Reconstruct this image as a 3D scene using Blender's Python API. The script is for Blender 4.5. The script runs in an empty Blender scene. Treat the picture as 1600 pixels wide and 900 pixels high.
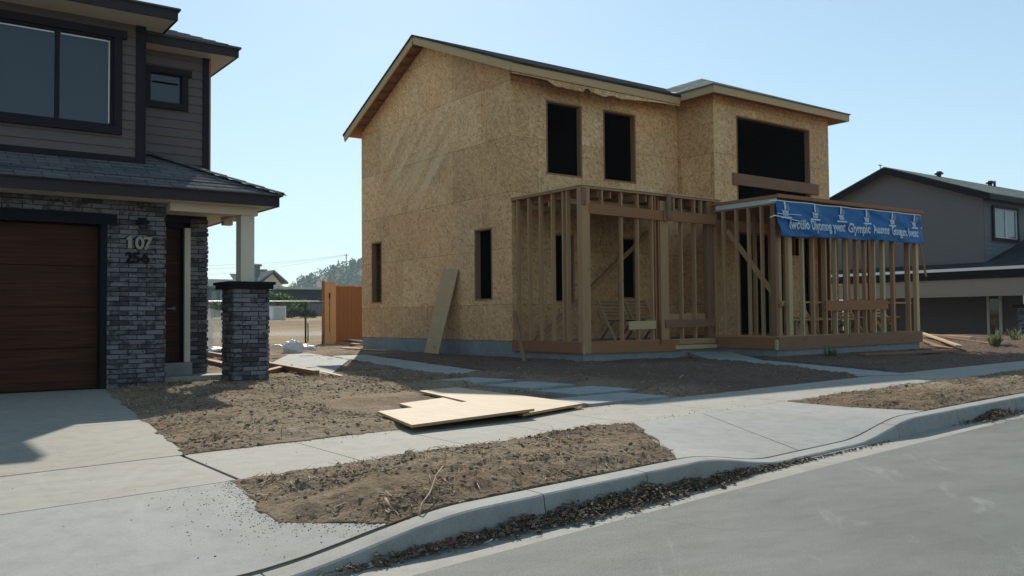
import bpy, bmesh, math, random
from mathutils import Vector, Matrix, noise
random.seed(7)
R = math.radians
S = bpy.context.scene
COL = S.collection
# ------------------------------------------------------------------ camera numbers
FPX, PITCH, ROLL, HEAD, CAMH = 1361.0, R(1.95), R(0.5), R(53.5), 0.88
_f = Vector((math.cos(HEAD)*math.cos(PITCH), math.sin(HEAD)*math.cos(PITCH), math.sin(PITCH)))
_r = Vector((math.sin(HEAD), -math.cos(HEAD), 0)); _u = _r.cross(_f)
CR = _r*math.cos(ROLL)-_u*math.sin(ROLL); CU = _u*math.cos(ROLL)+_r*math.sin(ROLL); CF = _f
CP = Vector((0, 0, CAMH))
def _ray(x, y): return CF+CR*((x-800)/FPX)+CU*((450-y)/FPX)
def GZ(x, y, z=0.0): d = _ray(x, y); return CP+d*((z-CAMH)/d.z)
def AY(x, y, Y): d = _ray(x, y); return CP+d*(Y/d.y)
def AX(x, y, X): d = _ray(x, y); return CP+d*(X/d.x)

# ------------------------------------------------------------------ mesh builder
class MB:
    def __init__(s): s.v = []; s.f = []; s.uv = []; s.sm = []
    def face(s, pts, uvs=None, smooth=False):
        pts = [Vector(p) for p in pts]
        if uvs is None:
            n = Vector((0, 0, 0))
            for i in range(len(pts)):
                a, b = pts[i], pts[(i+1) % len(pts)]
                n += Vector(((a.y-b.y)*(a.z+b.z), (a.z-b.z)*(a.x+b.x), (a.x-b.x)*(a.y+b.y)))
            if n.length < 1e-12: n = Vector((0, 0, 1))
            n.normalize()
            if abs(n.z) > 0.999: t, w = Vector((1, 0, 0)), Vector((0, 1, 0))
            else:
                t = Vector((0, 0, 1)).cross(n).normalized(); w = n.cross(t)
            uvs = [(p.dot(t), p.dot(w)) for p in pts]
        b = len(s.v); s.v += pts; s.f.append(list(range(b, b+len(pts)))); s.uv += list(uvs); s.sm.append(smooth)
    def solid(s, vs, fs, uvs=None, smooth=False):
        """one connected island; vs shared; uvs per face corner lists"""
        b = len(s.v); s.v += [Vector(p) for p in vs]
        for i, f in enumerate(fs):
            s.f.append([b+k for k in f])
            if uvs: s.uv += uvs[i]
            else: s.uv += [(vs[k][0]+vs[k][1], vs[k][2]) for k in f]
            s.sm.append(smooth)
    def bar(s, p0, p1, w, t, side=None):
        """timber from p0 to p1; w along 'side' direction, t across; uv = (across, along)"""
        p0, p1 = Vector(p0), Vector(p1); d = (p1-p0); L = d.length; d.normalize()
        if side is None: side = Vector((1, 0, 0)) if abs(d.x) < .9 else Vector((0, 1, 0))
        a = Vector(side); a = (a-d*a.dot(d)).normalized(); c = d.cross(a)
        vs = []
        for q in (p0, p1):
            for i, j in ((-1, -1), (1, -1), (1, 1), (-1, 1)): vs.append(q+a*(i*w/2)+c*(j*t/2))
        fs = [(3, 2, 1, 0), (4, 5, 6, 7), (0, 1, 5, 4), (1, 2, 6, 5), (2, 3, 7, 6), (3, 0, 4, 7)]
        o = random.random()*40; q = random.random()*40
        per = [0, w, w+t, 2*w+t, 2*w+2*t]
        uv = [[(o+x, q+y) for x, y in ((0, 0), (w, 0), (w, t), (0, t))]]*2
        for k in range(4):
            uv.append([(o+per[k], q), (o+per[k+1], q), (o+per[k+1], q+L), (o+per[k], q+L)])
        s.solid(vs, fs, uv)
    def box(s, x0, x1, y0, y1, z0, z1, along=None):
        dx, dy, dz = x1-x0, y1-y0, z1-z0
        if along is None: along = max((dx, 'x'), (dy, 'y'), (dz, 'z'))[1]
        cx, cy, cz = (x0+x1)/2, (y0+y1)/2, (z0+z1)/2
        if along == 'x': s.bar((x0, cy, cz), (x1, cy, cz), dy, dz, (0, 1, 0))
        elif along == 'y': s.bar((cx, y0, cz), (cx, y1, cz), dx, dz, (1, 0, 0))
        else: s.bar((cx, cy, z0), (cx, cy, z1), dx, dy, (1, 0, 0))
    def cube(s, x0, x1, y0, y1, z0, z1):
        """box with planar uvs in metres"""
        A = [(x0, y0, z0), (x1, y0, z0), (x1, y1, z0), (x0, y1, z0), (x0, y0, z1), (x1, y0, z1), (x1, y1, z1), (x0, y1, z1)]
        for f in ((3, 2, 1, 0), (4, 5, 6, 7), (0, 1, 5, 4), (1, 2, 6, 5), (2, 3, 7, 6), (3, 0, 4, 7)):
            s.face([A[k] for k in f])
    def prism(s, pts, dvec):
        """planar polygon extruded by dvec"""
        pts = [Vector(p) for p in pts]; dvec = Vector(dvec); q = [p+dvec for p in pts]
        n = Vector((0, 0, 0))
        for i in range(len(pts)): n += (pts[i]-pts[0]).cross(pts[(i+1) % len(pts)]-pts[0])
        if n.dot(dvec) > 0: pts.reverse(); q.reverse()
        s.face(pts); s.face(q[::-1])
        for i in range(len(pts)):
            j = (i+1) % len(pts); s.face([pts[j], pts[i], q[i], q[j]])
    def tube(s, pts, r, n=8, cap=True):
        pts = [Vector(p) for p in pts]; rr = r if isinstance(r, (list, tuple)) else [r]*len(pts)
        vs = []; fs = []
        for i, p in enumerate(pts):
            d = (pts[min(i+1, len(pts)-1)]-pts[max(i-1, 0)]).normalized()
            a = d.orthogonal().normalized() if abs(d.z) < .99 else Vector((1, 0, 0)); a = (a-d*a.dot(d)).normalized(); c = d.cross(a)
            for k in range(n):
                t = 2*math.pi*k/n; vs.append(p+(a*math.cos(t)+c*math.sin(t))*rr[i])
        for i in range(len(pts)-1):
            for k in range(n):
                k2 = (k+1) % n; fs.append((i*n+k, i*n+k2, (i+1)*n+k2, (i+1)*n+k))
        if cap: fs.append(tuple(range(n-1, -1, -1))); fs.append(tuple((len(pts)-1)*n+k for k in range(n)))
        s.solid(vs, fs, smooth=True)
    def build(s, name, m, parent=None):
        me = bpy.data.meshes.new(name)
        off = Vector((0, 0, 0)); p = parent
        while p is not None: off += p.location; p = p.parent
        me.from_pydata([v-off for v in s.v], [], s.f)
        uvl = me.uv_layers.new(name='UVMap')
        flat = [c for uv in s.uv for c in uv]
        if len(flat) == 2*len(me.loops): uvl.data.foreach_set('uv', flat)
        me.polygons.foreach_set('use_smooth', s.sm); me.update()
        o = bpy.data.objects.new(name, me); COL.objects.link(o)
        if m is not None: me.materials.append(m)
        if parent is not None: o.parent = parent
        return o
def tag(o, label=None, cat=None, group=None, kind=None):
    if label: o['label'] = label
    if cat: o['category'] = cat
    if group: o['group'] = group
    if kind: o['kind'] = kind
    return o
def thing(name, label, cat, loc=(0, 0, 0), group=None):
    o = bpy.data.objects.new(name, None); COL.objects.link(o); o.location = loc; o.empty_display_size = .2
    return tag(o, label, cat, group)
def part(name, m, parent, *fn):
    mb = MB()
    for f in fn: f(mb)
    return mb.build(name, m, parent)

# ------------------------------------------------------------------ material helpers
class NT:
    def __init__(s, name):
        s.m = bpy.data.materials.new(name); s.m.use_nodes = True; s.t = s.m.node_tree; s.t.nodes.clear()
        s.out = s.t.nodes.new('ShaderNodeOutputMaterial'); s.b = s.t.nodes.new('ShaderNodeBsdfPrincipled')
        s.t.links.new(s.b.outputs[0], s.out.inputs[0]); s.b.inputs['Specular IOR Level'].default_value = .25
    def n(s, typ, props=None, **ins):
        nd = s.t.nodes.new('ShaderNode'+typ)
        for k, v in (props or {}).items(): setattr(nd, k, v)
        for k, v in ins.items():
            k = k.replace('_', ' ') if k not in nd.inputs else k
            if k.isdigit(): k = int(k)
            s.put(nd.inputs[k], v)
        return nd
    def put(s, sock, v):
        if isinstance(v, bpy.types.NodeSocket): s.t.links.new(v, sock)
        elif isinstance(v, bpy.types.Node): s.t.links.new(v.outputs[0], sock)
        else:
            if sock.type == 'RGBA' and len(v) == 3: v = (*v, 1)
            sock.default_value = v
    def set(s, **ins):
        for k, v in ins.items(): s.put(s.b.inputs[k.replace('_', ' ')], v)
    def uv(s): return s.n('TexCoord').outputs['UV']
    def ob(s): return s.n('NewGeometry').outputs['Position']
    def isl(s): return s.n('NewGeometry').outputs['Random Per Island']
    def map(s, v, sc=(1, 1, 1), rot=0, loc=(0, 0, 0)):
        if rot: v = s.n('Mapping', Vector=v, Rotation=(0, 0, rot)).outputs[0]
        return s.n('Mapping', Vector=v, Scale=sc, Location=loc).outputs[0]
    def noise(s, v, sc, det=4, rough=.55, dist=0):
        return s.n('TexNoise', Vector=v, Scale=float(sc), Detail=float(det), Roughness=rough, Distortion=float(dist)).outputs[0]
    def vor(s, v, sc, out='Color', feature='F1', rnd=1.0):
        nd = s.n('TexVoronoi', {'feature': feature}, Vector=v, Scale=float(sc), Randomness=rnd); return nd.outputs[out]
    def ramp(s, fac, stops, interp='LINEAR'):
        nd = s.n('ValToRGB', Fac=fac); cr = nd.color_ramp; cr.interpolation = interp
        while len(cr.elements) < len(stops): cr.elements.new(.5)
        for e, (p, c) in zip(cr.elements, stops):
            e.position = p; e.color = (*c, 1) if not isinstance(c, (int, float)) else (c, c, c, 1)
        return nd.outputs[0]
    def mix(s, fac, a, b, mode='MIX'):
        nd = s.t.nodes.new('ShaderNodeMix'); nd.data_type = 'RGBA'; nd.blend_type = mode; nd.clamp_factor = True
        s.put(nd.inputs[0], fac); s.put(nd.inputs[6], a); s.put(nd.inputs[7], b); return nd.outputs[2]
    def math(s, op, a, b=0.0, c=None):
        nd = s.t.nodes.new('ShaderNodeMath'); nd.operation = op; s.put(nd.inputs[0], a); s.put(nd.inputs[1], b)
        if c is not None: s.put(nd.inputs[2], c)
        return nd.outputs[0]
    def rng(s, v, a, b, c, d): return s.n('MapRange', Value=v, **{'1': a, '2': b, '3': c, '4': d}).outputs[0]
    def bump(s, h, strength=.3, dist=.01):
        s.put(s.b.inputs['Normal'], s.n('Bump', Strength=strength, Distance=dist, Height=h).outputs[0])

def m_plain(name, c, rough=.6, var=.12, nscale=6, bump=0, metal=0, spec=.25):
    t = NT(name); p = t.ob(); f = t.noise(p, nscale, 5, .6)
    t.set(Base_Color=t.mix(f, [x*(1-var) for x in c], [min(1, x*(1+var)) for x in c]), Roughness=rough, Metallic=metal)
    t.b.inputs['Specular IOR Level'].default_value = spec
    if bump: t.bump(t.noise(p, nscale*8, 3), bump, .01)
    return t.m
def m_wood(name, light, dark, red, knots=True, rough=.75, isl_var=.42):
    t = NT(name); uv = t.uv(); i = t.isl()
    g = t.noise(t.map(uv, (60, 2.2, 1)), 1.0, 5, .6, .6)
    g2 = t.noise(t.map(uv, (9, .8, 1)), 1.0, 3, .5, .4)
    col = t.mix(t.rng(g, .3, .7, 0, 1), light, dark)
    tint = t.ramp(i, [(0, light), (.45, [(a+b)/2 for a, b in zip(light, dark)]), (.75, red), (1, light)])
    col = t.mix(.45, col, tint)
    col = t.mix(t.rng(g2, .35, .75, 0, .5), col, dark)
    hue = t.n('HueSaturation', Saturation=1.0, Value=t.rng(t.math('FRACT', t.math('MULTIPLY', i, 7.31)), 0, 1, 1-isl_var, 1+isl_var*.55), Color=col).outputs[0]
    if knots:
        k = t.vor(t.map(uv, (7, 2.2, 1)), 1.0, 'Distance')
        hue = t.mix(t.rng(k, .05, .13, .75, 0), hue, [x*.35 for x in dark])
    t.set(Base_Color=hue, Roughness=rough); t.bump(g, .15, .004)
    return t.m
def m_osb(name, gain=1.0, streaks=False):
    t = NT(name); uv = t.uv()
    wob = t.n('TexNoise', Vector=uv, Scale=7.0, Detail=2.0).outputs['Color']
    d = t.n('VectorMath', {'operation': 'MULTIPLY_ADD'}); t.put(d.inputs[0], wob); d.inputs[1].default_value = (.09, .09, 0); t.put(d.inputs[2], uv)
    uvd = d.outputs[0]
    cols = []
    for k, (rot, sx, sy) in enumerate(((.3, 29, 8.5), (1.35, 27, 8), (-.8, 30, 9))):
        c = t.vor(t.map(uvd, (sx, sy, 1), rot, (k*3.3, k*1.7, 0)), 1.0)
        cols.append(t.n('SeparateColor', Color=c).outputs[k])
    msk = t.noise(uvd, 11, 1); msk2 = t.noise(t.map(uvd, (1, 1, 1), 0, (5, 9, 0)), 9.5, 1)
    a = t.n('Mix', **{'0': t.rng(msk, .46, .54, 0, 1), '2': cols[0], '3': cols[1]}).outputs[0]
    a = t.n('Mix', **{'0': t.rng(msk2, .47, .55, 0, 1), '2': a, '3': cols[2]}).outputs[0]
    fine = t.noise(t.map(uvd, (90, 40, 1)), 1, 3)
    swirl = t.noise(uvd, 6.5, 5, .65, 1.4)
    a = t.math('ADD', t.math('MULTIPLY', a, .66), t.math('ADD', t.math('MULTIPLY', fine, .10), t.math('MULTIPLY', swirl, .28)))
    G = lambda c: [min(.9, x*gain) for x in c]
    col = t.ramp(a, [(.12, G((.40, .205, .088))), (.32, G((.57, .335, .160))), (.55, G((.665, .418, .212))), (.78, G((.735, .488, .260))), (.95, G((.82, .59, .345)))])
    big = t.noise(uv, .55, 4, .6)
    col = t.mix(1.0, col, t.ramp(big, [(.3, .80), (.5, .97), (.72, 1.10)]), 'MULTIPLY')
    warm = t.noise(t.map(uv, (.8, .45, 1), 0, (3, 7, 0)), 1, 3)
    col = t.mix(t.rng(warm, .42, .62, 0, .38), col, t.mix(1, col, (.98, .80, .62), 'MULTIPLY'))
    br = t.n('TexBrick', {'offset': .5, 'squash': 1.0}, Vector=t.map(uv, (1, 1, 1), 0, (.31, .05, 0)), Scale=1.0, Mortar_Size=.005, Mortar_Smooth=.3, Bias=0.0,
             Brick_Width=2.44, Row_Height=1.22, Color1=(.80, .75, .70, 1), Color2=(1.08, 1.08, 1.08, 1), Mortar=(.42, .37, .32, 1))
    col = t.mix(1.0, col, br.outputs[0], 'MULTIPLY')
    if streaks:   # long pale and dark diagonal streaks across the gable sheathing
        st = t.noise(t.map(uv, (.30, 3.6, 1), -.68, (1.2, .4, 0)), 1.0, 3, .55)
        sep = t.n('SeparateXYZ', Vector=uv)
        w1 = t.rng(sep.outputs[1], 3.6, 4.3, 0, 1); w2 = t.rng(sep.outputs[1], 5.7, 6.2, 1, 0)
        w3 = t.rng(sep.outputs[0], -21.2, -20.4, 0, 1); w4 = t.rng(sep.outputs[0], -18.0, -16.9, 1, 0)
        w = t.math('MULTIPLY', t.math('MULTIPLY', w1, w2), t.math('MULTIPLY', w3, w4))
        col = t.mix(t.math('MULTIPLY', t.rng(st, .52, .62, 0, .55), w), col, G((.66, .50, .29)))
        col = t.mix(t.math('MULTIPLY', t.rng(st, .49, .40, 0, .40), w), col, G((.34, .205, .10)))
    t.set(Base_Color=col, Roughness=.72); t.bump(a, .12, .004)
    return t.m
def m_concrete(name, base, warm, speck=.5, joint=None):
    t = NT(name); p = t.ob()
    big = t.noise(p, .9, 6, .62); mid = t.noise(p, 7, 5, .65); fine = t.noise(p, 140, 3, .7)
    col = t.mix(t.rng(big, .32, .68, 0, 1), base, warm)
    col = t.mix(1, col, t.ramp(mid, [(.25, .80), (.5, .98), (.75, 1.08)]), 'MULTIPLY')
    col = t.mix(1, col, t.ramp(fine, [(.25, 1-.35*speck), (.5, 1.0), (.75, 1+.2*speck)]), 'MULTIPLY')
    streak = t.noise(t.map(p, (1.6, .5, 1), .3), 1.4, 7, .7, 1.2)
    col = t.mix(t.rng(streak, .60, .72, 0, .35), col, [min(1, x*1.28) for x in base])
    dk = t.noise(t.map(p, (1, 1, 1), 0, (9, 3, 0)), 2.1, 6, .7)
    col = t.mix(t.rng(dk, .60, .75, 0, .4), col, [x*.62 for x in warm])
    sp = t.vor(p, 9, 'Distance'); spm = t.noise(p, 3.3, 2)
    col = t.mix(t.math('MULTIPLY', t.rng(sp, .05, .08, .8, 0), t.rng(spm, .55, .6, 0, 1)), col, [x*.4 for x in warm])
    t.set(Base_Color=col, Roughness=.85)
    t.bump(t.math('ADD', t.math('MULTIPLY', fine, .4), mid), .22, .006)
    return t.m
def m_asphalt(name):
    t = NT(name); p = t.ob()
    big = t.noise(p, .35, 5, .6); fine = t.noise(p, 190, 2, .7); ag = t.vor(p, 130, 'Distance'); mid = t.noise(t.map(p, (1, 2.6, 1), .12), 2.3, 7, .72)
    col = t.ramp(big, [(.3, (.124, .128, .114)), (.55, (.158, .161, .143)), (.75, (.194, .195, .172))])
    col = t.mix(1, col, t.ramp(mid, [(.25, .78), (.5, 1.0), (.75, 1.17)]), 'MULTIPLY')
    col = t.mix(1, col, t.ramp(fine, [(.3, .72), (.5, 1.0), (.72, 1.3)]), 'MULTIPLY')
    scuff = t.noise(t.map(p, (.42, 1.5, 1), -.75, (2.6, .3, 0)), 1.0, 9, .74, 1.2)
    col = t.mix(t.rng(scuff, .58, .70, 0, .40), col, (.36, .365, .335))
    tyre = t.noise(t.map(p, (.12, 3.2, 1), .14), 1.0, 3, .5)
    col = t.mix(t.rng(tyre, .55, .7, 0, .3), col, (.12, .125, .12))
    cd_ = t.n('VectorMath', {'operation': 'MULTIPLY_ADD'}); t.put(cd_.inputs[0], t.n('TexNoise', Vector=p, Scale=1.6, Detail=5.0).outputs['Color']); cd_.inputs[1].default_value = (.8, .8, 0); t.put(cd_.inputs[2], p)
    cr = t.vor(t.map(cd_.outputs[0], (.20, .30, 1), .9, (.3, .2, 0)), 1.0, 'Distance', 'DISTANCE_TO_EDGE')
    crn = t.noise(p, 1.1, 2)
    col = t.mix(t.math('MULTIPLY', t.rng(cr, .0, .0030, .5, 0), t.rng(crn, .50, .58, 0, 1)), col, (.08, .08, .075))
    t.set(Base_Color=col, Roughness=.82); t.bump(t.math('ADD', fine, t.math('MULTIPLY', ag, -.6)), .4, .006)
    return t.m
def m_soil(name):
    t = NT(name); p = t.ob(); sep = t.n('SeparateXYZ', Vector=p)
    big = t.noise(p, .5, 5, .6); mid = t.noise(p, 5.5, 6, .7); fine = t.noise(p, 46, 5, .75); v = t.vor(t.map(p, (1, 1, .4)), 26, 'Distance')
    col = t.ramp(t.math('ADD', t.math('MULTIPLY', mid, .6), t.math('MULTIPLY', fine, .4)),
                 [(.28, (.060, .038, .023)), (.40, (.135, .090, .055)), (.54, (.225, .158, .097)), (.72, (.35, .268, .172))])
    col = t.mix(t.rng(big, .44, .60, 0, .75), col, t.mix(fine, (.25, .185, .118), (.42, .335, .225)))
    dkp = t.noise(t.map(p, (1, 1, 1), 0, (4, 8, 0)), 1.9, 6, .7)
    col = t.mix(t.rng(dkp, .52, .66, 0, .6), col, t.mix(fine, (.045, .030, .020), (.17, .118, .075)))
    # darker bark mulch near the unfinished house
    mk = t.math('ADD', t.math('MULTIPLY', t.math('SUBTRACT', sep.outputs[0], 7.4), 1.0), t.math('MULTIPLY', t.math('SUBTRACT', big, .5), 2.2))
    mk = t.math('MULTIPLY', t.rng(mk, -.2, .8, 0, 1), t.math('MULTIPLY', t.rng(sep.outputs[1], 5.2, 6.2, 0, 1), t.rng(sep.outputs[1], 17.0, 20.0, 1, 0)))
    mul = t.ramp(fine, [(.32, (.060, .037, .026)), (.5, (.125, .081, .058)), (.68, (.24, .165, .12))])
    col = t.mix(t.math('MULTIPLY', mk, .85), col, mul)
    # far field: bands of dry grass and a graded dirt road
    dry = t.ramp(t.noise(t.map(p, (.05, .55, 1), -.35), 1.0, 6, .65), [(.3, (.19, .125, .065)), (.5, (.30, .215, .110)), (.7, (.39, .30, .165))])
    fld = t.math('MULTIPLY', t.rng(sep.outputs[1], 25.0, 30, 0, 1), 1.0)
    col = t.mix(fld, col, dry)
    rd = t.math('ADD', sep.outputs[1], t.math('MULTIPLY', t.math('SUBTRACT', big, .5), 3.0))
    rdm = t.math('MULTIPLY', t.rng(rd, 36, 38, 0, 1), t.rng(rd, 42, 44, 1, 0))
    col = t.mix(t.math('MULTIPLY', rdm, .85), col, (.40, .345, .27))
    bdm = t.math('MULTIPLY', t.rng(rd, 48, 52, 0, 1), t.rng(rd, 57, 60, 1, 0))
    col = t.mix(t.math('MULTIPLY', bdm, .8), col, (.21, .125, .065))
    t.set(Base_Color=col, Roughness=.95); t.b.inputs['Specular IOR Level'].default_value = .1
    t.bump(t.math('ADD', t.math('MULTIPLY', mid, 1.2), t.math('ADD', t.math('MULTIPLY', fine, .7), t.math('MULTIPLY', v, .4))), .9, .035)
    return t.m
def m_island(name, stops, rough=.9, fine=60):
    t = NT(name); i = t.isl(); c = t.ramp(i, stops); f = t.noise(t.ob(), fine, 3, .6)
    t.set(Base_Color=t.mix(1, c, t.ramp(f, [(.3, .75), (.7, 1.2)]), 'MULTIPLY'), Roughness=rough)
    t.b.inputs['Specular IOR Level'].default_value = .12
    return t.m
def m_shingle(name, a, b, c):
    t = NT(name); uv = t.uv()
    br = t.n('TexBrick', {'offset': .43, 'offset_frequency': 2}, Vector=uv, Scale=1.0, Mortar_Size=.006, Mortar_Smooth=.2, Bias=-.1, Brick_Width=.30, Row_Height=.145,
             Color1=(*a, 1), Color2=(*b, 1), Mortar=(*c, 1))
    gr = t.noise(uv, 120, 3, .7); big = t.noise(uv, 1.3, 4)
    col = t.mix(1, br.outputs[0], t.ramp(gr, [(.3, .75), (.7, 1.25)]), 'MULTIPLY')
    col = t.mix(1, col, t.ramp(big, [(.3, .85), (.7, 1.15)]), 'MULTIPLY')
    t.set(Base_Color=col, Roughness=1.0); t.b.inputs['Specular IOR Level'].default_value = 0.0
    saw = t.math('FRACT', t.math('DIVIDE', t.n('SeparateXYZ', Vector=uv).outputs[1], .145))
    t.bump(t.math('ADD', t.math('MULTIPLY', saw, -1.0), t.math('MULTIPLY', gr, .2)), .7, .012)
    return t.m
def m_brick(name):
    t = NT(name); i = t.isl(); p = t.ob()
    sm = t.noise(t.map(p, (1, 1, 1.6)), 9, 5, .62, .4); fine = t.noise(p, 70, 4, .7)
    i2 = t.math('FRACT', t.math('MULTIPLY', i, 13.7))
    base = t.ramp(i, [(0, (.044, .041, .043)), (.4, (.056, .052, .055)), (.8, (.070, .065, .068)), (1, (.086, .080, .084))])
    wash = t.ramp(i2, [(0, (.115, .110, .117)), (.5, (.155, .149, .157)), (1, (.21, .203, .211))])
    th = t.math('SUBTRACT', sm, t.math('MULTIPLY', t.math('SUBTRACT', i2, .5), .22))
    col = t.mix(t.rng(th, .46, .58, .85, 0), base, wash)
    col = t.mix(1, col, t.ramp(fine, [(.3, .72), (.7, 1.22)]), 'MULTIPLY')
    t.set(Base_Color=col, Roughness=.85); t.bump(t.math('ADD', sm, t.math('MULTIPLY', fine, .5)), .35, .008)
    return t.m
def m_glass(name, tint=(.02, .03, .04), rough=.03):
    t = NT(name); t.set(Base_Color=tint, Roughness=rough); t.b.inputs['Specular IOR Level'].default_value = .6
    t.bump(t.noise(t.ob(), 1.2, 2), .04, .02)
    return t.m
def m_leaf(name, stops, trans=.25):
    t = NT(name); c = t.ramp(t.isl(), stops); t.set(Base_Color=c, Roughness=.7)
    tr = t.n('BsdfTranslucent', Color=c); mx = t.n('MixShader'); mx.inputs[0].default_value = trans
    t.t.links.new(t.b.outputs[0], mx.inputs[1]); t.t.links.new(tr.outputs[0], mx.inputs[2]); t.t.links.new(mx.outputs[0], t.out.inputs[0])
    return t.m

M = {}
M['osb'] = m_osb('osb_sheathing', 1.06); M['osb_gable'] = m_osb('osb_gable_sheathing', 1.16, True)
M['stud'] = m_wood('fir_framing', (.62, .385, .195), (.45, .25, .12), (.54, .27, .125))
M['red'] = m_wood('red_brown_framing', (.43, .195, .088), (.29, .125, .055), (.36, .14, .06), isl_var=.25)
M['weathered'] = m_wood('weathered_board', (.34, .185, .105), (.22, .115, .063), (.28, .135, .075), isl_var=.25)
M['pale'] = m_wood('pale_pine', (.63, .46, .255), (.50, .335, .17), (.56, .36, .18), isl_var=.2)
M['cedar'] = m_wood('cedar_boards', (.37, .195, .092), (.24, .118, .054), (.31, .148, .066), isl_var=.3)
M['ply'] = m_wood('plywood_face', (.60, .49, .34), (.42, .31, .19), (.53, .41, .27), isl_var=.1)
M['plyedge'] = m_wood('plywood_edge', (.46, .29, .14), (.33, .19, .09), (.38, .22, .1), knots=False)
M['conc'] = m_concrete('pavement_concrete', (.315, .305, .265), (.290, .268, .220))
M['conc2'] = m_concrete('apron_concrete', (.300, .303, .283), (.280, .272, .240)); M['conc3'] = m_concrete('driveway_concrete', (.305, .288, .238), (.28, .257, .205))
M['kerb'] = m_concrete('kerb_concrete', (.30, .298, .272), (.27, .262, .228), .8)
M['found'] = m_concrete('foundation_concrete', (.27, .28, .285), (.22, .225, .225), .6)
M['slab'] = m_concrete('paver_concrete', (.31, .325, .30), (.27, .275, .25))
M['asphalt'] = m_asphalt('worn_asphalt'); M['soil'] = m_soil('bare_soil')
M['clod'] = m_island('soil_clods', [(0, (.105, .073, .047)), (.5, (.20, .146, .094)), (1, (.32, .25, .168))])
M['mulch'] = m_island('bark_mulch', [(0, (.085, .052, .034)), (.5, (.16, .105, .070)), (.85, (.26, .185, .125)), (1, (.42, .33, .23))])
M['chip'] = m_island('wood_chips', [(0, (.22, .15, .09)), (.5, (.34, .25, .155)), (.85, (.48, .39, .26)), (1, (.66, .59, .48))])
M['litter'] = m_island('leaf_litter', [(0, (.06, .042, .028)), (.45, (.125, .088, .057)), (.88, (.20, .14, .09)), (.95, (.26, .19, .13)), (.98, (.48, .42, .33)), (1, (.20, .05, .05))])
M['shingle_dark'] = m_shingle('slate_grey_shingles', (.10, .10, .105), (.16, .157, .155), (.04, .04, .042))
M['shingle_black'] = m_shingle('charcoal_shingles', (.040, .042, .043), (.066, .067, .066), (.02, .02, .02))
M['shingle_green'] = m_shingle('weathered_grey_shingles', (.15, .165, .155), (.22, .235, .215), (.06, .065, .06))
M['brick'] = m_brick('whitewashed_dark_brick')
M['mortar'] = m_plain('dark_mortar', (.022, .021, .025), .95, .25, 14)
M['siding'] = m_plain('taupe_lap_siding', (.118, .094, .088), .6, .07, 3, .1)
M['siding2'] = m_plain('grey_lap_siding', (.125, .127, .135), .65, .07, 3, .05)
M['trim'] = m_plain('dark_bronze_trim', (.020, .016, .021), .55, .1, 6, 0, 0, .08)
M['black'] = m_plain('black_painted_trim', (.009, .009, .012), .5, .1, 6, 0, 0, .08)
M['fascia'] = m_plain('brown_fascia', (.040, .032, .035), .5, .1, 6, 0, 0, .08)
M['beige'] = m_plain('beige_paint', (.60, .53, .41), .6, .06, 2)
M['soffit'] = m_plain('beige_soffit', (.72, .62, .48), .65, .06, 2)
M['white'] = m_plain('white_paint', (.72, .71, .67), .5, .05)
M['gutter'] = m_plain('white_gutter', (.74, .75, .76), .35, .03)
M['lit_orange'] = m_plain('sunlit_edge_orange', (.34, .13, .06), .6, .2)  # orange that paints sunlight on right-hand edges
M['glass'] = m_glass('window_glass'); M['glass2'] = m_glass('pale_window_glass', (.10, .16, .18), .08)
M['numeral'] = m_plain('brass_numerals', (.24, .215, .16), .35, .15, 30, 0, .3)
M['metal'] = m_plain('dark_metal', (.05, .05, .052), .45, .2, 10, 0, .6)
M['steel'] = m_plain('galvanised_steel', (.45, .46, .46), .4, .1, 10, 0, .7)
M['dark'] = m_plain('interior_shade_black', (.004, .0035, .003), .9, .3)  # near-black colour stands in for indoor shade; trunks and pole share it
M['plastic'] = m_plain('white_plastic', (.78, .78, .76), .35, .06, 6)
M['membrane'] = m_plain('grey_roof_membrane', (.50, .50, .47), .6, .1)

def m_garage():
    t = NT('mahogany_garage_door'); uv = t.uv()
    g = t.noise(t.map(uv, (1.3, 34, 1)), 1, 5, .6, .5); b = t.noise(t.map(uv, (.5, 5, 1)), 1, 3)
    col = t.ramp(g, [(.3, (.034, .0125, .0065)), (.55, (.066, .0235, .011)), (.75, (.100, .038, .017))])
    col = t.mix(1, col, t.ramp(b, [(.3, .75), (.7, 1.15)]), 'MULTIPLY')
    t.set(Base_Color=col, Roughness=.6); t.b.inputs['Specular IOR Level'].default_value = .12; t.bump(g, .15, .003); return t.m
M['garage'] = m_garage()
def m_banner():
    t = NT('blue_banner_vinyl'); f = t.noise(t.ob(), 3, 4)
    t.set(Base_Color=t.mix(f, (.006, .085, .24), (.010, .125, .33)), Roughness=.5); t.b.inputs['Specular IOR Level'].default_value = .22; return t.m
M['banner'] = m_banner()
M['bannerwhite'] = m_plain('banner_white_print', (.52, .60, .64), .5, .22, 9)
M['bannergrey'] = m_plain('banner_grey_print', (.13, .20, .30), .5, .15, 9)
def m_film():
    t = NT('clear_plastic_film'); f = t.noise(t.map(t.ob(), (5, 5, .8)), 1, 4, .6, .6)
    tr = t.n('BsdfTransparent', Color=(1, 1, 1, 1)); t.set(Base_Color=(.78, .84, .86), Roughness=.3)
    mx = t.n('MixShader'); t.put(mx.inputs[0], t.rng(f, .35, .65, .25, .85))
    t.t.links.new(tr.outputs[0], mx.inputs[1]); t.t.links.new(t.b.outputs[0], mx.inputs[2]); t.t.links.new(mx.outputs[0], t.out.inputs[0]); return t.m
M['film'] = m_film()

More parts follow.
